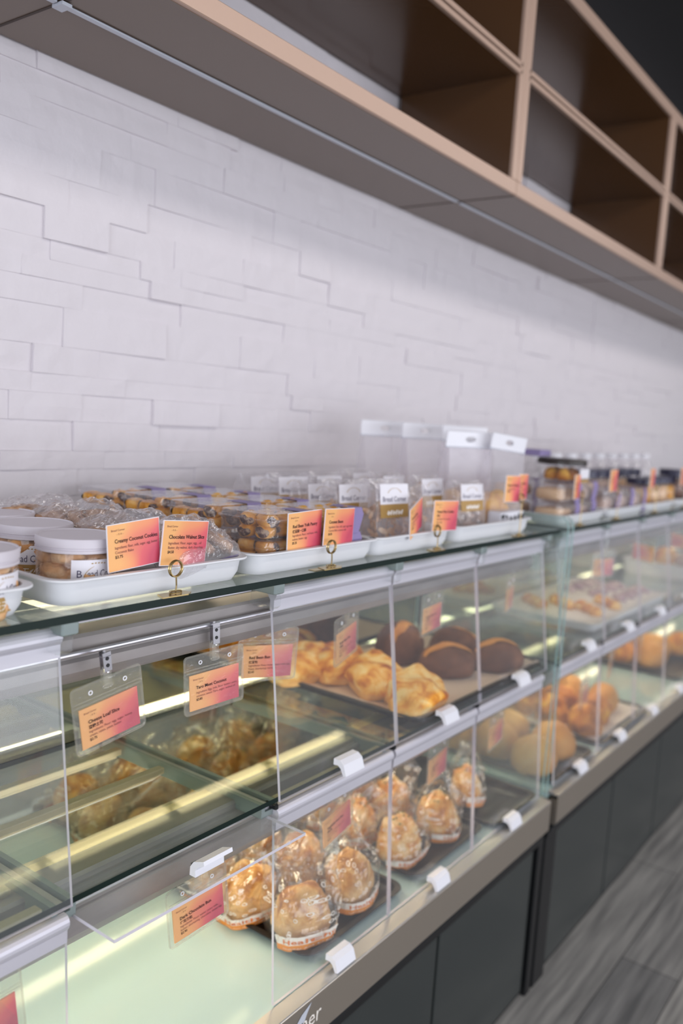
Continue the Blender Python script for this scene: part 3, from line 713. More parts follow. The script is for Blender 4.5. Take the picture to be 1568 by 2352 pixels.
for j in range(3):
    for i in range(4):
        g = blob(.042, .018, .02, .12, 2, 90+i+j, 3, .3)
        food('taro_pastry', 'pastry', 'pale purple pastry, %s row, %s on the white paper' % (rows_[j], cols_[i]), g, 'taro', (2.93+i*.078, .92+j*.09, ZS+.0265), .7+.1*i, 'pale purple pastries on white paper')
tray(3.95, 1.0, ZS, .5, .36, .06, 'tray_white', 'serving_tray', 'far pale raised tray on the second case shelf')
for i, (x, y, lb) in enumerate([(3.82, .92, 'far pale yellow cream cake on the raised tray'), (3.95, .9, 'far peach cream cake on the raised tray'), (4.08, .92, 'far cream cake at the right picture edge'), (3.9, 1.04, 'far cream cake in the back row')]):
    food('cream_cake', 'cake', lb, blob(.06, .05, .075, .05, 1.3, 100+i, 3, .5), ('pale_slice', 'gold_bun')[i % 2], (x, y, ZS+.04), i)

# ================================================================== PRICE TAGS
def card_text(mb, w, h, title, cjk, ing, price, y, big=1, fn=None):
    fn = fn or (lambda a, b: (a, -y, b))
    x = w*.12; put = lambda s, sz, yy, k, b=False, xx=x: put_text(mb, s, sz*big, xx, yy, k, fn, b, fit=w*.84)
    put('Bread Corner', h*.062, h*.86, 'ink_soft', xx=w*.06); put('~ 天 天 ~', h*.045, h*.775, 'ink_soft', xx=w*.16)
    put(title, h*.125, h*.60, 'ink', True)
    yy = h*.47
    if cjk: put(cjk, h*.10, yy, 'ink', True); yy -= h*.105
    for l in ing: put(l, h*.085, yy, 'ink_soft'); yy -= h*.10
    put(price, h*.09, yy-.0, 'ink', True)
def hang_tag(x, y, ztop, yaw, roll, title, cjk, ing, price, label, w=.106, h=.088, simple=False, rod_z=None, metal=True, rod_y=.856):
    """vinyl badge sleeve with card, strap and clip; origin = top centre of the sleeve"""
    t = thing('price_tag', label, 'price tag', (x, y, ztop)); t.rotation_euler = (0, roll, yaw); t['group'] = 'price tags hanging in the cases'
    r = .006; prof = []
    for cx, cz, a0 in ((w/2-r, -r, 0), (-w/2+r, -r, 90), (-w/2+r, -h+r, 180), (w/2-r, -h+r, 270)):
        for i in range(5):
            a = math.radians(a0+90*i/4); prof.append((cx+r*math.cos(a), cz+r*math.sin(a)))
    n = len(prof)
    s = MB().add([(a, -.0016, b) for a, b in prof]+[(a, .0016, b) for a, b in prof], [tuple(range(n)), tuple(range(2*n-1, n-1, -1))], 'sleeve')
    s.tube([(a*.985, 0, b*.985-.0006) for a, b in prof], .0014, 'sleeve', 6, True)
    s.box((-w/2+.003, -.0022, -.0255), (w/2-.003, -.0017, -.0235), 'sleeve').box((-w/2+.003, -.0022, -.0205), (w/2-.003, -.0017, -.0190), 'sleeve')
    for hx in (-.026, .026): s.tube([(hx+.0026*math.cos(a), -.002, -.0115+.0026*math.sin(a)) for a in [k*PI/5 for k in range(10)]], .0008, 'white', 5, True)
    s.tube([(.0075*math.cos(a), -.002, -.0115+.0024*math.sin(a)) for a in [k*PI/8 for k in range(16)]], .0008, 'sleeve', 5, True)
    s.build('sleeve', t)
    cw, ch = w*.83, h*.60; cz0 = -h+.006
    c = MB().box((-cw/2, -.0008, cz0), (cw/2, .0008, cz0+ch), 'card').build('card', t)
    mb = MB(); card_text(mb, cw, ch, title, cjk, ing, price, .0025, fn=lambda a, b: (a-cw/2, -.0021, b+cz0)); mb.build('lettering', c)
    # strap to the rod, kept upright
    zr = (rod_z if rod_z is not None else (1.188 if ztop > 1 else .858))
    up = zr-ztop; bk = rod_y-y
    st = MB().box((-.006, -.0035, -.013), (.006, -.0028, up*.38), 'sleeve').box((-.006, .0025, -.013), (.006, .0032, up*.38), 'sleeve')
    st.tube([(.002*math.cos(a), -.0045, up*.3+.002*math.sin(a)) for a in [k*PI/4 for k in range(8)]], .001, 'chrome' if metal else 'white', 5, True)
    st.build('strap', t)
    k = 'chrome' if metal else 'acryl'
    cl = MB().prism([(-.0058, up*.3), (.0058, up*.3), (.0062, up*1.12), (-.0062, up*1.12)], -.006, -.0045, k, 'y').prism([(-.0045, up*.3), (.0045, up*.3), (.0045, up*1.12), (-.0045, up*1.12)], .003, .0042, k, 'y').box((-.0058, -.006, up*.92), (.0058, .0042, up*.96), k)
    if metal:
        for q in (.55, .85): cl.prism([(.0026*math.cos(a), up*q+.0026*math.sin(a)) for a in [m*PI/5 for m in range(10)]], -.0064, -.0061, 'hole', 'y')
    o = cl.build('clip', t); return t
I = 'Ingredients: '
hang_tag(.672, .835, 1.158, -.03, -.155, 'Cheese Loaf Slice', '蜜糖土司', [I+'Flour, egg, sugar, honey,', 'cream, raisin, yeast, butter'], '$2.75', 'large tilted price tag reading Cheese Loaf Slice, nearest on the left')
hang_tag(.877, .850, 1.150, -.15, -.07, 'Taro Meet Coconut', '', ['Ingredient: Egg, milk, flour, butter, yeast,', 'coconut, sweet Taro, sugar, walnut oil'], '$2.85', 'price tag reading Taro Meet Coconut, second from the left')
hang_tag(1.034, .880, 1.152, -.42, .03, 'Red Bean Bun', '红豆包', [I+'Flour, butter, sugar, milk, egg', 'Yeast, shortening, red bean'], '$2.65', 'price tag reading Red Bean Bun, crossed by a pane edge', metal=False)
hang_tag(1.236, .872, 1.148, .22, -.10, 'Butter Bacon Bun', '牛角包', [I+'Flour, sugar, milk', 'Yeast, butter, egg'], '$2.65', 'turned price tag hanging over the golden buns', metal=False)
hang_tag(1.545, .872, 1.146, .10, -.03, 'Double Cocoa Loaf', '黑巧克力', [I+'Flour, cocoa, milk', 'Yeast, butter, egg'], '$2.45', 'price tag hanging above the cocoa breads', metal=False)
hang_tag(1.925, .872, 1.135, .25, 0, 'Milk Loaf', '牛奶', [I+'Flour, milk'], '$2.45', 'small blurred price tag in the last bay before the joint', metal=False, w=.095, h=.085)
hang_tag(.824, .812, .838, -.12, -.14, 'Dark Chocolate Bun', '巧克力包', [I+'Flour, water, yeast, milk,', 'butter, shortening, chocolate, sweet egg'], '$2.90', 'price tag reading Dark Chocolate Bun, hanging below the open lower flap')
hang_tag(1.212, .852, .815, .05, -.17, 'Vegetable Pork Bun', '肉松包', [I+'Flour, sugar, milk', 'Yeast, pork, egg'], '$2.65', 'price tag hanging over the bagged crumb-topped buns', metal=False)
hang_tag(1.585, .852, .815, .1, -.05, 'Scallion Bun', '葱花包', [I+'Flour, sugar, milk'], '$2.65', 'price tag hanging over the bagged scallion buns', metal=False)
hang_tag(1.87, .852, .810, .1, -.05, 'Plain Bun', '', [I+'Flour, sugar, milk'], '$2.45', 'small price tag in the last lower bay before the joint', metal=False, w=.1)
hang_tag(.486, .812, .845, -.1, -.12, 'Pineapple Bun', '菠萝包', [I+'Flour, sugar, milk'], '$2.45', 'price tag cut off by the bottom left picture edge', w=.112)
ft = [(2.24, 1.14, .35, 'blurred price tag just right of the end glass'), (2.56, 1.15, -.35, 'blurred red price tag in the second bay past the joint'), (2.95, 1.16, 1.1, 'blurred edge-on price tag with pink pin past the joint'), (3.42, 1.16, 1.1, 'blurred edge-on price tag at the right picture edge'), (2.50, .76, .1, 'lower blurred price tag hanging by the browned cheese buns'), (2.73, .80, .2, 'lower blurred price tag above the oblong bun'), (3.04, .80, .2, 'lower blurred price tag over the empty green deck')]
for x, z_, yw, lb in ft:
    hang_tag(x, .862, z_, yw, 0, 'Fresh Bun', '', [I+'Flour'], '$2.45', lb, metal=False)

# ------------------------------------------------ cards on ring stands on the glass top
def ring_stand(x, y, h, label):
    t = thing('card_stand', label, 'card holder', (x, y, ZT), 0, 'brass wire card stands')
    MB().prism([(-.030, -.010), (.012, -.012), (.024, -.004), (.020, .008), (-.022, .010)], 0, .0016, 'gold', 'z').tube([(.010*math.cos(a)+.003*math.sin(3*a), .006*math.sin(a), .0035) for a in [k*PI/8 for k in range(14)]], .0012, 'gold', 6).build('base', t)
    MB().tube([(0, 0, .002), (.001, 0, h*.35), (0, 0, h-.011)], .0011, 'gold', 7).build('stem', t)
    MB().tube([(.0105*math.cos(a), 0, h+.0105*math.sin(a)) for a in [m*PI/12 for m in range(24)]], .0011, 'gold', 6, True).tube([(.0108*math.cos(a), .003, h+.0105*math.sin(a)) for a in [m*PI/12 for m in range(24)]], .0011, 'gold', 6, True).build('ring', t)
def stand_card(x0, z0, yaw, roll, title, cjk, ing, price, label, y=.822, w=.086, h=.058):
    """lower left corner at x0"""
    t = thing('price_card', label, 'price card', (x0, y, z0)); t.rotation_euler = (0, roll, yaw); t['group'] = 'price cards on the wire stands'
    MB().box((-.001, -.0004, -.001), (w+.001, .0012, h+.001), 'label_white').box((0, -.0008, 0), (w, -.0003, h), 'card').build('card', t)
    mb = MB(); card_text(mb, w, h, title, cjk, ing, price, 0, fn=lambda a, b: (a, -.0013, b)); mb.build('lettering', t)
ring_stand(.757, .808, .034, 'brass ring stand holding the cookie and walnut cards')
stand_card(.668, 1.291, -.05, -.09, 'Creamy Coconut Cookies', '', [I+'flour, milk, sugar, egg, butter', 'Coconut flake'], '$3.75', 'orange card reading Creamy Coconut Cookies', y=.832, w=.078)
stand_card(.741, 1.294, .08, .085, 'Chocolate Walnut Slice', '', ['Ingredient: Flour, sugar, egg, , oil', 'Butter, dry walnut, dark chocolate'], '$4.50', 'orange card reading Chocolate Walnut Slice', y=.822)
ring_stand(1.092, .808, .034, 'brass ring stand holding the pastry and coconut cards')
stand_card(1.003, 1.288, .03, -.03, 'Red Bean Yolk Pastry', '红豆酥一口酥', [I+'flour, red bean, milk,', 'walnut, butter, egg'], '$5.25', 'orange card reading Red Bean Yolk Pastry', y=.828)
stand_card(1.083, 1.292, .10, .04, 'Coconut Beans', '', [I+'flour, milk, sugar, egg, butter', 'Coconut flake, coconut milk'], '$4.50', 'orange card reading Coconut Beans', y=.820, w=.092)
ring_stand(1.428, .806, .036, 'brass ring stand in front of the labelled crisp bags')
stand_card(1.345, 1.280, .30, -.22, 'Almond Crisp', '', [I+'flour, almond,', 'sugar, egg'], '$4.50', 'tilted orange card left of the stand by the crisp bags', y=.818)
stand_card(1.425, 1.292, -.05, .04, 'Peanut Pine Cookies', '花生', [I+'flour, peanut', 'sugar, egg'], '$4.50', 'orange card right of the stand by the crisp bags', y=.818)
ring_stand(1.80, .806, .085, 'taller brass stand in front of the spotted box')
stand_card(1.738, 1.335, -.1, .02, 'Butter Cookies', '', [I+'flour'], '$4.50', 'left of the two raised orange cards in front of the pouches', y=.82, w=.06)
stand_card(1.803, 1.337, .05, .02, 'Corn Flakes', '玉米', [I+'corn'], '$4.50', 'right of the two raised orange cards in front of the pouches', y=.82, w=.055)
for i, (x, z_, w_, lb) in enumerate([(2.15, 1.325, .05, 'narrow blurred pink-orange card in front of the stacked boxes'), (2.42, 1.335, .085, 'blurred orange card in front of the pale slices'), (2.80, 1.335, .07, 'blurred two-tone card in front of the yellow jars'), (3.16, 1.335, .07, 'blurred card beside the dark brown jar'), (3.32, 1.335, .07, 'blurred card at the right picture edge')]):
    ring_stand(x+w_/2, .806, .08, 'thin stand under the '+lb.replace('blurred ', ''))
    stand_card(x, z_, .1, 0, 'Cookies', '', [I+'flour'], '$4.50', lb, y=.82, w=w_, h=.062)

# ================================================================== GLASS TOP: JARS, BAGS, BOXES
ZQ = ZT+.0035
def jar(x, y, rz, label, cookie_label, seed, r=.05, h=.066, labelled=True):
    t = thing('cookie_jar', label, 'jar', (x, y, ZQ), rz, 'clear cookie jars with white lids')
    MB().lathe([(0, 0), (r*.93, 0), (r, .004), (r, h*.74), (r*.97, h*.79), (r*.97, h*.86)], 'jar_plastic', 48).build('jar_body', t, smooth=True)
    l = MB().lathe([(r*1.0, h*.80), (r*1.03, h*.81), (r*1.03, h*.86), (r*1.0, h*.87), (r*1.0, h*.90), (r*1.035, h*.91), (r*1.035, h*1.04), (r*1.015, h*1.075), (r*.98, h*1.075), (r*.96, h*1.055), (0, h*1.055)], 'lid_clear', 48).build('lid', t, smooth=True)
    m = l.modifiers.new('e', 'EDGE_SPLIT'); m.split_angle = math.radians(35)
    if labelled:
        R = r*1.006; w_ = .068; a0 = -PI/2-w_/2/R
        wrap = lambda px, pz, k=1: (R*k*math.cos(a0+px/R), R*k*math.sin(a0+px/R), pz)
        lm = MB(); n = 16
        for za, zb, k in ((.004, .021, 'label_gold'), (.021, .046, 'label_white')):
            vs = [wrap(w_*i/n, z_) for z_ in (za, zb) for i in range(n+1)]
            lm.add(vs, [(i, i+1, n+2+i, n+1+i) for i in range(n)], k)
        lo = lm.build('jar_label', t)
        tb = MB(); f2 = lambda a, b: wrap(a, b, 1.006)
        put_text(tb, 'B', .013, .006, .0245, 'purple_ink', f2); put_text(tb, 'ead Corner', .013, .019, .0245, 'purple_ink', f2, fit=.046)
        put_text(tb, '天天', .012, .012, .007, 'print_white', f2)
        arc = lambda pts, wd: [f2(a, b) for a, b in pts]
        A = [(.0145+.0005*i+.0001*i*i, .024+.0021*i-.00006*i*i) for i in range(10)]
        vs = [f2(a, b) for a, b in A]+[f2(a+.0009, b) for a, b in A]
        tb.add(vs, [(i, i+1, 11+i, 10+i) for i in range(9)], 'gold_ink')
        for i in range(5):
            a, b = .0235+.0042*i, .0415+.0004*math.sin(i)
            tb.add([f2(a, b), f2(a+.002, b+.0012), f2(a+.0034, b+.0002), f2(a+.0018, b-.0006)], [(0, 1, 2, 3)], 'gold_ink')
        for i in range(4):
            a, b = .034+.006*i, .008+.002*(i % 2)
            tb.add([f2(a, b), f2(a+.004, b+.003), f2(a+.007, b+.008), f2(a+.002, b+.005)], [(0, 1, 2, 3)], 'print_white')
        tb.build('lettering', lo)
    rr = random.Random(seed)
    lv = 0
    for lay, zz in enumerate((.002, .019, .036)):
        for q in range(5):
            a = q*PI*.4+lay*.6; rad = r*.58
            c = cookies[(q+lay) % 4].copy(); COL.objects.link(c)
            c.location = (x+rad*math.cos(a), y+rad*math.sin(a), ZQ+zz); c.rotation_euler = (rr.uniform(-.5, .5), rr.uniform(-.5, .5), rr.random()*6)
            c.scale = (1.08+.2*rr.random(),)*3
            tag(c, cookie_label, 'cookie', 'lumpy golden cookies inside one jar: '+label[:40])
cookies = []
for i in range(4):
    g = blob(.019, .017, .019, .16, 2.2, 120+i, 3, .4, amp2=.16, f2=6)
    o = MB().add(g[0], g[1], 'cookie').build('coconut_cookie', smooth=True); cookies.append(o)
jar(.668, .895, -.10, 'cookie jar in front on the tray, its label turned to the right', 'lumpy golden cookie inside the front cookie jar with the label', 1)
jar(.682, 1.01, -.7, 'cookie jar directly behind the front jar, lid half hidden', 'lumpy golden cookie inside the second cookie jar behind the front one', 2)
jar(.70, 1.125, .2, 'cookie jar third from the front, only its lid in view', 'lumpy golden cookie inside the third cookie jar from the front', 3)
jar(.512, .875, .35, 'cookie jar cut by the left picture edge', 'lumpy golden cookie inside the jar at the left picture edge', 4)
jar(.505, .99, 0, 'cookie jar behind the one at the left edge', 'lumpy golden cookie inside the rear jar at the left edge', 5)
for i, o in enumerate(cookies):   # the four source cookies lie in the front jar too
    a = i*1.5; place(o, (.668+.017*math.cos(a), .895+.017*math.sin(a), ZQ+.012+.01*i), i); tag(o, 'lumpy golden cookie inside the front cookie jar with the label', 'cookie', 'lumpy golden cookies inside one jar: '+'cookie jar in front on the tray, its label turned to the right'[:40])

# walnut slice bags: pillow bags lying one over another
def pillow_bag(x, y, z, rz, seed, label, w=.12, d=.17, h=.05, k='film_hazy', tilt=(0, 0)):
    nu, nv = 30, 26; sd = Vector((seed*1.9, seed*.7, seed*3.3)); vs = []
    for side in (1, -1):
        for j in range(nv+1):
            for i in range(nu+1):
                u = i/nu*2-1; v = j/nv*2-1
                e = (1-abs(u)**3.5)*(1-abs(v)**3); e = max(0, e)**.5
                n1 = noise.noise(Vector((u*3, v*3, side))+sd); n2 = 1-2*abs(noise.noise(Vector((u*4+v*2, v*4, side*2))+sd))
                hz = h/2*e*(1+.25*n1)+.005*n2*e+.003*n1
                px = u*w/2*(1-.06*(1-abs(v))); py = v*d/2
                vs.append((px, py, h/2+side*hz+.004*noise.noise(Vector((u*5, v*5, 0))+sd)))
    m_ = (nu+1)*(nv+1); fs = []
    for s_ in (0, 1):
        for j in range(nv):
            for i in range(nu):
                a = s_*m_+j*(nu+1)+i; q = (a, a+1, a+nu+2, a+nu+1); fs.append(q if s_ == 0 else q[::-1])
    t = thing('walnut_slice_bag', label, 'bag', (x, y, z), rz, 'film bags of walnut slices'); t.rotation_euler = (tilt[0], tilt[1], rz)
    MB().add(vs, fs, k).build('film', t)
    MB().box((w*.12, -d*.48, h*.30), (w*.40, -d*.478, h*.62), 'lilac').build('bag_label', t)
    return t
wc = []
for i in range(4):
    v, f = ICO[3]; out = []
    for p in v:
        q = Vector([math.copysign(abs(c)**.6, c) for c in p])*(1+.16*noise.noise(p*3+Vector((i*4, 0, 0)))+.18*noise.noise(p*7))
        out.append((q.x*.027, q.y*.024, (q.z+1)*.0085))
    wc.append(MB().add(out, f, 'choc_cookie').build('walnut_slice', smooth=True))
wl = ['nearest walnut slice bag, rounded film end facing right behind its card', 'walnut slice bag second from the front', 'walnut slice bag third from the front', 'rearmost walnut slice bag against the wall side']
used = [0]
def slice_at(loc, rot, label, group):
    i = used[0]; used[0] += 1
    o = wc[i] if i < 4 else wc[i % 4].copy()
    if i >= 4: COL.objects.link(o)
    o.location = loc; o.rotation_euler = rot; tag(o, label, 'cookie', group)
for i, (y, z_, h) in enumerate([(.885, ZQ+.012, .058), (.975, ZQ+.016, .056), (1.07, ZQ+.02, .054), (1.175, ZQ+.02, .05)]):
    x = .835-.012*i
    pillow_bag(x, y, z_+.006, .15-.1*i, 20+i, wl[i], w=.15, d=.10, h=h, tilt=(.45, -.05))
    rr = random.Random(i)
    for q in range(8):
        slice_at((x+(q % 4-1.5)*.033+rr.uniform(-.004, .004), y+rr.uniform(-.014, .008), z_+.013+.014*(q//4)+rr.uniform(0, .004)), (.45+rr.uniform(-.25, .25), rr.uniform(-.3, .3), rr.random()*3), 'dark-flecked walnut slice inside the '+wl[i].split(',')[0], 'walnut slices inside one bag: '+wl[i][:30])

# pastry boxes
def clam_box(x, y, z, label, w=.125, d=.115, h=.046, band=True, rz=0, k='boxfilm'):
    t = thing('clear_pastry_box', label, 'box', (x, y, z), rz, 'clear hinged pastry boxes')
    b = MB()
    def ring(w_, d_, r_, z_):
        P = []
        for cx, cy, a0 in ((w_/2-r_, d_/2-r_, 0), (-w_/2+r_, d_/2-r_, 90), (-w_/2+r_, -d_/2+r_, 180), (w_/2-r_, -d_/2+r_, 270)):
            for i in range(4): a = math.radians(a0+30*i); P.append((cx+r_*math.cos(a), cy+r_*math.sin(a), z_))
        return P
    def rings(lst):
        vs = [p for r_ in lst for p in ring(*r_)]; n = 16
        return vs, [(i*n+j, i*n+(j+1) % n, (i+1)*n+(j+1) % n, (i+1)*n+j) for i in range(len(lst)-1) for j in range(n)]+[tuple(range(n-1, -1, -1))]
    vs, fs = rings([(w*.86, d*.86, .012, .0), (w*.92, d*.92, .014, .006), (w*.95, d*.95, .016, h*.72), (w, d, .016, h*.73), (w, d, .016, h*.77)]); MB().add(vs, fs, k).build('box_base', t, smooth=False)
    vs, fs = rings([(w*.9, d*.9, .014, h), (w*.93, d*.93, .014, h*.97), (w*.95, d*.95, .016, h*.8), (w*1.01, d*1.01, .016, h*.79), (w*1.01, d*1.01, .016, h*.755)]); MB().add(vs, fs, k).build('box_lid', t, smooth=False)
    if band:
        bw = .034; cx = w*.30
        MB().add([(cx-bw/2-.008, -d*.49, .0), (cx+bw/2-.008, -d*.49, .0), (cx+bw/2, -d*.515, h*.76), (cx-bw/2, -d*.515, h*.76), (cx+bw/2, -d*.47, h+.0012), (cx-bw/2, -d*.47, h+.0012), (cx+bw/2, -d*.05, h+.0012), (cx-bw/2, -d*.05, h+.0012)],
                 [(0, 1, 2, 3), (3, 2, 4, 5), (5, 4, 6, 7)], 'lilac').build('paper_band', t)
    return t
pst = []
def make_pastry(i):
    e = bpy.data.objects.new('bean_pastry', None); COL.objects.link(e); e.empty_display_size = .01
    v, f = ICO[3]; out = []
    for p in v:
        q = Vector([math.copysign(abs(c)**.75, c) for c in p]); q *= 1+.05*noise.noise(p*2+Vector((i*5, 0, 0)))
        out.append((q.x*.0185, q.y*.0148, (q.z+1)*.0112))
    MB().add(out, f, 'pastry').build('crust', e, smooth=True)
    for s in (-1, 1):
        vs = []; n = 14
        for rr_, xx in ((1, .0155), (.8, .0180), (0, .0190)):
            for j in range(n): a = 2*PI*j/n; rq = rr_*(1+.16*math.sin(2*a+i)+.1*math.sin(3*a+s)); vs.append((s*xx, rq*.0112*math.cos(a), .0112+rq*.0086*math.sin(a)))
        fs = [(k*n+j, k*n+(j+1) % n, (k+1)*n+(j+1) % n, (k+1)*n+j) for k in range(2) for j in range(n)]
        MB().add(vs, fs, 'filling').build('bean_filling', e, smooth=True)
    sm = MB(); rr = random.Random(i)
    for k in range(12):
        x, y = rr.uniform(-.011, .011), rr.uniform(-.009, .009); z_ = .0112+.0112*math.sqrt(max(.1, 1-(x/.0185)**2-(y/.0148)**2))
        sm.bbox((x-.0013, y-.0007, z_-.0004), (x+.0013, y+.0007, z_+.0006), 'sesame', .0002)
    sm.build('sesame_seeds', e); return e
pst = [make_pastry(i) for i in range(3)]; pu = [0]
def pastry(loc, rz, label, group, tip=(0, 0)):
    i = pu[0]; pu[0] += 1; o = pst[i] if i < 3 else copy_tree(pst[i % 3])
    o.location = loc; o.rotation_euler = (tip[0], tip[1], rz); tag(o, label, 'pastry', group)
yb_g = [0]
cn = {0: 'left', 1: 'right'}; rn = {0: 'front', 1: 'second', 2: 'third', 3: 'fourth'}
for row in range(4):
    for c in range(2):
        for lay in range(2):
            x = 1.026+c*.13; y = .892+row*.118; z_ = ZQ+lay*.0425; nm = '%s %s box' % (rn[row], cn[c])
            yellow = (c == 1 and row < 3)
            lb = '%s pastry box in the %s row of the %s column, %s' % ('yellow bean-cookie' if yellow else 'red bean', rn[row], cn[c], 'on top' if lay else 'underneath')
            if lay == 0 and row > 1: 
                clam_box(x, y, z_, lb, h=.0425); continue
            clam_box(x, y, z_, lb, h=.0425)
            rr = random.Random(row*10+c*3+lay)
            for l2 in range(2):
                for a in range(3):
                    for b in range(2 if row == 0 else 1):
                        px = x+(a-1)*.035+rr.uniform(-.003, .003); py = y-.032+b*.034+rr.uniform(-.003, .003) if not (c == 0) else y-.032+b*.034
                        if yellow:
                            g = None; key = 'yb'
                            if yb_g[0] == 0:
                                gg = blob(.0165, .0165, .024, .05, 1.5, 5, 3, .6); yb = MB().add(gg[0], gg[1], 'yellow_snack').build('coconut_bean_cookie', smooth=True); yb_g[0] = yb; o = yb
                            else: o = yb_g[0].copy(); COL.objects.link(o)
                            o.location = (px, py, z_+.003+l2*.0175); tag(o, 'small yellow round cookie in the '+lb.replace('yellow bean-cookie pastry box in the ', ''), 'cookie', 'yellow cookies in one box: '+nm+str(lay))
                        else: pastry((px, py, z_+.0025+l2*.0175), rr.uniform(-.5, .5)+(1.57 if rr.random() < .55 else 0), 'sesame-topped bean pastry in the '+lb.replace('red bean pastry box in the ', ''), 'bean pastries in one box: '+nm+str(lay), (rr.uniform(-.2, .2), rr.uniform(-.2, .2)))
            # left side column facing the camera
            if c == 0 and lay == 1 and row > 0:
                for b in range(2): pastry((x-.048, y+(b-.3)*.034, z_+.012), 1.4+b*.3, 'sesame-topped bean pastry in the '+lb.replace('red bean pastry box in the ', ''), 'bean pastries in one box: '+nm+str(lay))

# labelled clear bags (crisps)
def crisp_bag(x, y, rz, seed, label, h=.105, w=.105, d=.042, lean=-.12, full=True, glabel=True, content='crisp'):
    h *= 1.18
    t = thing('crisp_bag', label, 'bag', (x, y, ZQ), rz, 'clear bags with white and gold labels'); t.rotation_euler = (lean, 0, rz)
    sd = Vector((seed, seed*2.2, 0)); nu, nv = 40, 18; vs = []
    def S_(u, v, k=1):
        a = 2*PI*u+PI/4; c, s = math.cos(a), math.sin(a); m_ = max(abs(c), abs(s)); cx, cy = c/m_, s/m_
        taper = 1 if v < .75 else 1-(v-.75)*3.2
        px = cx*w/2; py = cy*d/2*taper; n1 = noise.noise(Vector((cx*2, cy*2, v*4))+sd)
        return (px*k+n1*.003, py*k+n1*.004*(1 if v > .6 else .3), v*h)
    vs = [S_(i/nu, j/(nv-1)) for j in range(nv) for i in range(nu)]
    fs = [(j*nu+i, j*nu+(i+1) % nu, (j+1)*nu+(i+1) % nu, (j+1)*nu+i) for j in range(nv-1) for i in range(nu)]
    MB().add(vs, fs, 'film_hazy').build('film', t)
    if glabel:
        lx = w*.40; yy = -d/2-.0022
        L0 = MB().box((-lx, yy, h*.62), (lx, yy+.0006, h*.92), 'label_white').box((-lx, yy, h*.42), (lx, yy+.0006, h*.62), 'label_gold').build('bag_label', t)
        tb = MB(); f2 = lambda a, b: (a, yy-.0004, b)
        put_text(tb, 'Bread Corner', .014, -lx+.006, h*.66, 'purple_ink', f2, fit=2*lx-.012)
        arc = [(.022*math.cos(a), h*.75+.014*math.sin(a)) for a in [PI*(.12+.76*i/14) for i in range(15)]]
        tb.add([f2(a, b) for a, b in arc]+[f2(a*.93, b-.0006) for a, b in arc], [(i, i+1, 16+i, 15+i) for i in range(14)], 'gold_ink')
        for i in range(6): tb.add([f2(-.024+.008*i, h*.48), f2(-.02+.008*i, h*.53), f2(-.014+.008*i, h*.50+.004*(i % 2)), f2(-.019+.008*i, h*.455)], [(0, 1, 2, 3)], 'print_white')
        tb.build('lettering', L0)
    if full:
        cm = MB(); rr = random.Random(seed)
        for q in range(46):
            px, py, pz = rr.uniform(-.42, .42)*w, rr.uniform(-.34, .34)*d, rr.uniform(.01, h*.62); a = rr.random()*PI; tl = rr.uniform(-1, 1)
            vs = []
            for j in range(8):
                b = 2*PI*j/8; ex, ey = .011*math.cos(b)*(1+.2*rr.random()), .006*math.sin(b)
                vs.append((px+ex*math.cos(a), py+ex*math.sin(a)*.3+ey*math.sin(tl)*.5, pz+ey*math.cos(tl)+ex*math.sin(a)*.8))
            vs += [(v_[0]+.0008, v_[1]+.0016, v_[2]) for v_ in vs]
            cm.add(vs, [tuple(range(8)), tuple(range(15, 7, -1))]+[(j, (j+1) % 8, 8+(j+1) % 8, 8+j) for j in range(8)], content)
        o = cm.build('crisp_flakes'); place(o, (x, y, ZQ+.001), 0, rot=(lean, 0, rz)); tag(o, 'heap of thin pale flakes inside the '+' '.join(label.split()[:9]), 'crisps', kind='stuff')
    return t
cn2 = ['left', 'right']; rn2 = ['front', 'second', 'third', 'fourth', 'fifth']
crisp_bag(1.365, .882, -.10, 1, 'labelled crisp bag at the front left of the third tray, label fully readable', h=.108)
crisp_bag(1.478, .895, .0, 2, 'crisp bag at the front right of the third tray behind two cards', h=.095, glabel=False)
for r_ in range(1, 5):
    for c in range(2):
        crisp_bag(1.34+c*.12, .885+r_*.075, -.08+.05*c, 10+r_*2+c, 'labelled crisp bag in the %s row, %s side of the third tray' % (rn2[r_], cn2[c]), h=.095+.006*(r_ % 2), full=(r_ < 3))
crisp_bag(1.685, .885, -.12, 30, 'labelled bag at the front of the fourth tray beside the spotted box', h=.10, content='pale_slice')
crisp_bag(1.64, .96, -.05, 31, 'bag directly behind the front one on the fourth tray', h=.105)
crisp_bag(1.60, 1.035, 0, 32, 'third bag from the front on the fourth tray', h=.105)
crisp_bag(1.59, 1.11, 0, 33, 'rearmost small bag on the fourth tray', h=.105)
# spotted box
t = thing('spotted_box', 'small white box with black cow spots at the front of the fourth tray', 'box', (1.845, .862, ZQ), -.05)
MB().bbox((-.055, -.016, 0), (.055, .02, .045), 'white', .002).build('box_body', t)
sp = MB(); rr = random.Random(5)
for i in range(12):
    cx, cz, r_ = -.045+.018*(i % 6)+rr.uniform(-.003, .003), .012+.02*(i//6)+rr.uniform(-.003, .003), rr.uniform(.005, .0085)
    n = 9; sp.add([(cx+r_*(1+.35*math.sin(3*a+i))*math.cos(a), -.0166, cz+r_*(1+.35*math.cos(2*a+i))*math.sin(a)) for a in [k*2*PI/n for k in range(n)]], [tuple(range(n-1, -1, -1))], 'cow')
sp.build('black_spots', t)
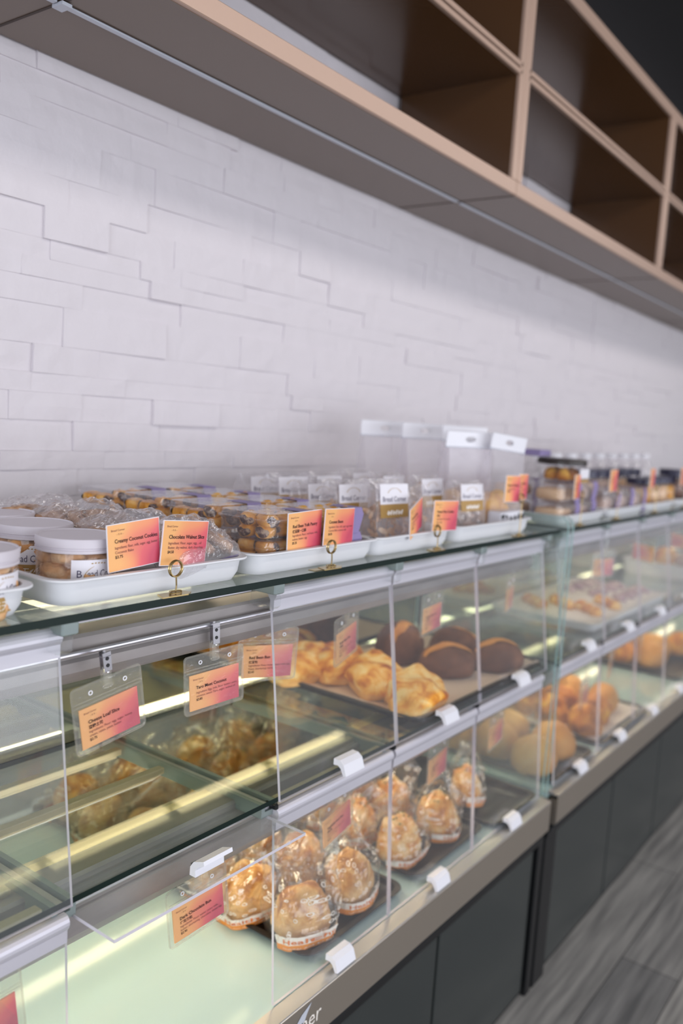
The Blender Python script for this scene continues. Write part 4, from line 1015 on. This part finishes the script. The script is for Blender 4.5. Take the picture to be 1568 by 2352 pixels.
# tall pouches with punched handle header
def pouch(x, y, rz, label, h=.235, w=.13, lean=.0, roll=0):
    t = thing('tall_pouch', label, 'pouch', (x, y, ZQ), rz, 'tall clear pouches with white carry headers'); t.rotation_euler = (lean, roll, rz)
    prof = [(-.032, 0), (.032, 0), (.034, .03), (.02, .12), (.006, h-.036), (.0015, h-.034), (-.0015, h-.034), (-.006, h-.036), (-.02, .12), (-.034, .03)]
    MB().prism(prof, -w/2, w/2, 'pouch', 'x').build('film', t)
    hw = w/2+.006; oval = [(.016*math.cos(a), h-.017+.0065*math.sin(a)) for a in [k*PI/8 for k in range(16)]]
    out = []
    for i in range(16):   # rectangle outline, four points a side
        q, r_ = divmod(i+2, 4); e = (-1, -.5, 0, .5)[r_]
        a, b = ((1, e), (-e, 1), (-1, -e), (e, -1))[q % 4]; out.append((a*hw, h-.017+b*.0165))
    hd = MB()
    for yy in (-.0016, .0016):
        vs = [(a, yy, b) for a, b in oval]+[(a, yy, b) for a, b in out]
        hd.add(vs, [(i, (i+1) % 16, 16+(i+1) % 16, 16+i) for i in range(16)], 'white')
    hd.tube([(a, 0, b) for a, b in out], .0017, 'white', 5, True).box((-hw, -.003, h-.037), (hw, .003, h-.034), 'led_off').build('header', t)
    g = blob(w*.42, .024, .085, .15, 2.2, x*50, 3, .8, amp2=.12)
    o = food('yellow_snack_heap', 'snack', 'loose yellow snacks inside the '+label, g, 'yellow_snack', (x, y, ZQ+.004), rz); o['kind'] = 'stuff'
pouch(1.76, 1.165, -.35, 'leftmost tall pouch at the back')
pouch(1.80, 1.075, -.30, 'second tall pouch from the back left')
pouch(1.85, .985, -.35, 'third tall pouch, half hidden by the fourth', lean=-.04)
pouch(1.775, .955, -.35, 'fourth tall pouch, second from the front', lean=.12, h=.225)
pouch(1.855, .905, -.15, 'tall pouch nearest the front, its header slanting right', lean=.10, h=.222, roll=.08)

# beyond the joint
def slice_box(x, y, z, lb, k='sandwich', w=.14, d=.10, h=.05):
    clam_box(x, y, z, 'clear box '+lb, w, d, h, band=True)
    v, f = ICO[3]; out = [(math.copysign(abs(p.x)**.35, p.x)*w*.40, math.copysign(abs(p.y)**.35, p.y)*d*.38, (math.copysign(abs(p.z)**.5, p.z)+1)*h*.33) for p in v]
    food('cake_slice', 'cake', 'pale cake slab inside the clear box '+lb, (out, f), k, (x, y, z+.004))
slice_box(2.185, .885, ZQ, 'at the bottom of the stack past the joint')
slice_box(2.185, .885, ZQ+.052, 'in the middle of the stack past the joint')
slice_box(2.335, .895, ZQ, 'right of the stack, behind a narrow card', 'pale_slice')
slice_box(2.335, .895, ZQ+.052, 'upper right, behind a narrow card', 'pale_slice')
slice_box(2.19, 1.01, ZQ, 'behind the stack, underneath')
slice_box(2.19, 1.01, ZQ+.052, 'behind the stack, upper')
t = thing('lidded_tub', 'clear tub with dark lid and white label on top of the box stack', 'tub', (2.25, .90, ZQ+.105))
MB().lathe([(0, 0), (.058, 0), (.063, .045)], 'jar_plastic', 28).build('tub_body', t, smooth=True)
MB().lathe([(0, .06), (.064, .06), (.067, .055), (.067, .044), (0, .044)], 'dark_lid', 28).build('tub_lid', t)
MB().box((-.03, -.066, .008), (.035, -.064, .036), 'label_white').box((-.03, -.066, -.0), (.035, -.064, .010), 'label_gold').build('tub_label', t)
for q, (a, b) in enumerate([(-.03, -.02), (.0, -.03), (.03, -.02), (.02, .02), (-.02, .02)]):
    food('brown_roll', 'bread', 'small brown roll inside the dark-lidded tub', blob(.02, .018, .034, .08, 2, 140+q, 3, .5), 'cheese_bun', (2.25+a, .90+b, ZQ+.108), q, 'brown rolls in the dark-lidded tub')
tag(MB().bbox((2.17, .93, ZQ+.168), (2.24, .99, ZQ+.185), 'lilac').build('lilac_box'), 'small lilac carton on top of the dark-lidded tub', 'box')
# pale slices in clear boxes, jars with navy lids, bottles
for i in range(3):
    slice_box(2.52+i*.13, .885, ZQ, 'of pale slices, %s of three past the joint' % ['first', 'second', 'third'][i], 'pale_slice', w=.12, h=.075)
def tall_jar(x, y, lb, lid, content, r=.042, h=.10):
    t = thing('lidded_jar', lb, 'jar', (x, y, ZQ), 0, 'blurred jars past the joint')
    MB().lathe([(0, 0), (r, 0), (r, h*.8), (r*.9, h*.82)], 'jar_plastic', 24).build('jar_body', t, smooth=True)
    MB().lathe([(0, h), (r*.98, h), (r, h*.97), (r, h*.8), (0, h*.8)], lid, 24).build('lid', t)
    MB().lathe([(0, .003), (r*.93, .003), (r*.93, h*.68), (r*.8, h*.72), (0, h*.72)], content, 24).build('contents', t, smooth=True)
for i in range(4): tall_jar(2.90+i*.095, .885, 'navy-lidded jar of yellow cookies, %s along the front' % ['first', 'second', 'third', 'fourth'][i], 'navy', ['yellow_snack', 'sandwich', 'sandwich', 'yellow_snack'][i])
for i in range(7): tall_jar(2.48+i*.11, 1.0, 'navy-lidded jar in the row behind the front boxes, %s from the joint' % ['first', 'second', 'third', 'fourth', 'fifth', 'sixth', 'seventh'][i], 'navy', ['pale_slice', 'sandwich', 'crisp'][i % 3], h=.12)
tall_jar(3.30, .885, 'dark jar of brown sauce with navy lid', 'navy', 'dark_bread', r=.05, h=.125)
tall_jar(3.40, .885, 'navy-lidded jar right of the dark one', 'navy', 'pale_slice', h=.11)
for i in range(9):
    x = 2.62+i*.14; t = thing('clear_bottle', 'clear empty bottle near the wall, number %s counted from the joint' % ['one', 'two', 'three', 'four', 'five', 'six', 'seven', 'eight', 'nine'][i], 'bottle', (x, 1.13, ZQ), 0, 'clear bottles near the wall')
    MB().lathe([(0, 0), (.04, 0), (.042, .01), (.042, .09), (.03, .12), (.02, .13), (.02, .15)], 'film_hazy', 24).build('bottle_body', t, smooth=True)
    MB().lathe([(.022, .148), (.022, .16), (.018, .165), (0, .165)], 'white', 16).build('cap', t, smooth=True)
for i in range(5):
    food('pastry_roll', 'bread', 'brown roll past the bottles, %s from the left' % ['first', 'second', 'third', 'fourth', 'fifth'][i], blob(.05, .035, .06, .08, 2, 150+i, 3, .5), 'cheese_bun', (3.55+i*.12, .95, ZQ), i, 'far brown rolls')
# small things on the glass
tag(MB().bbox((1.045, .803, ZT), (1.075, .818, ZT+.0008), 'gold').build('price_slip'), 'tiny flat brass slip on the glass beside the second card stand', 'slip')
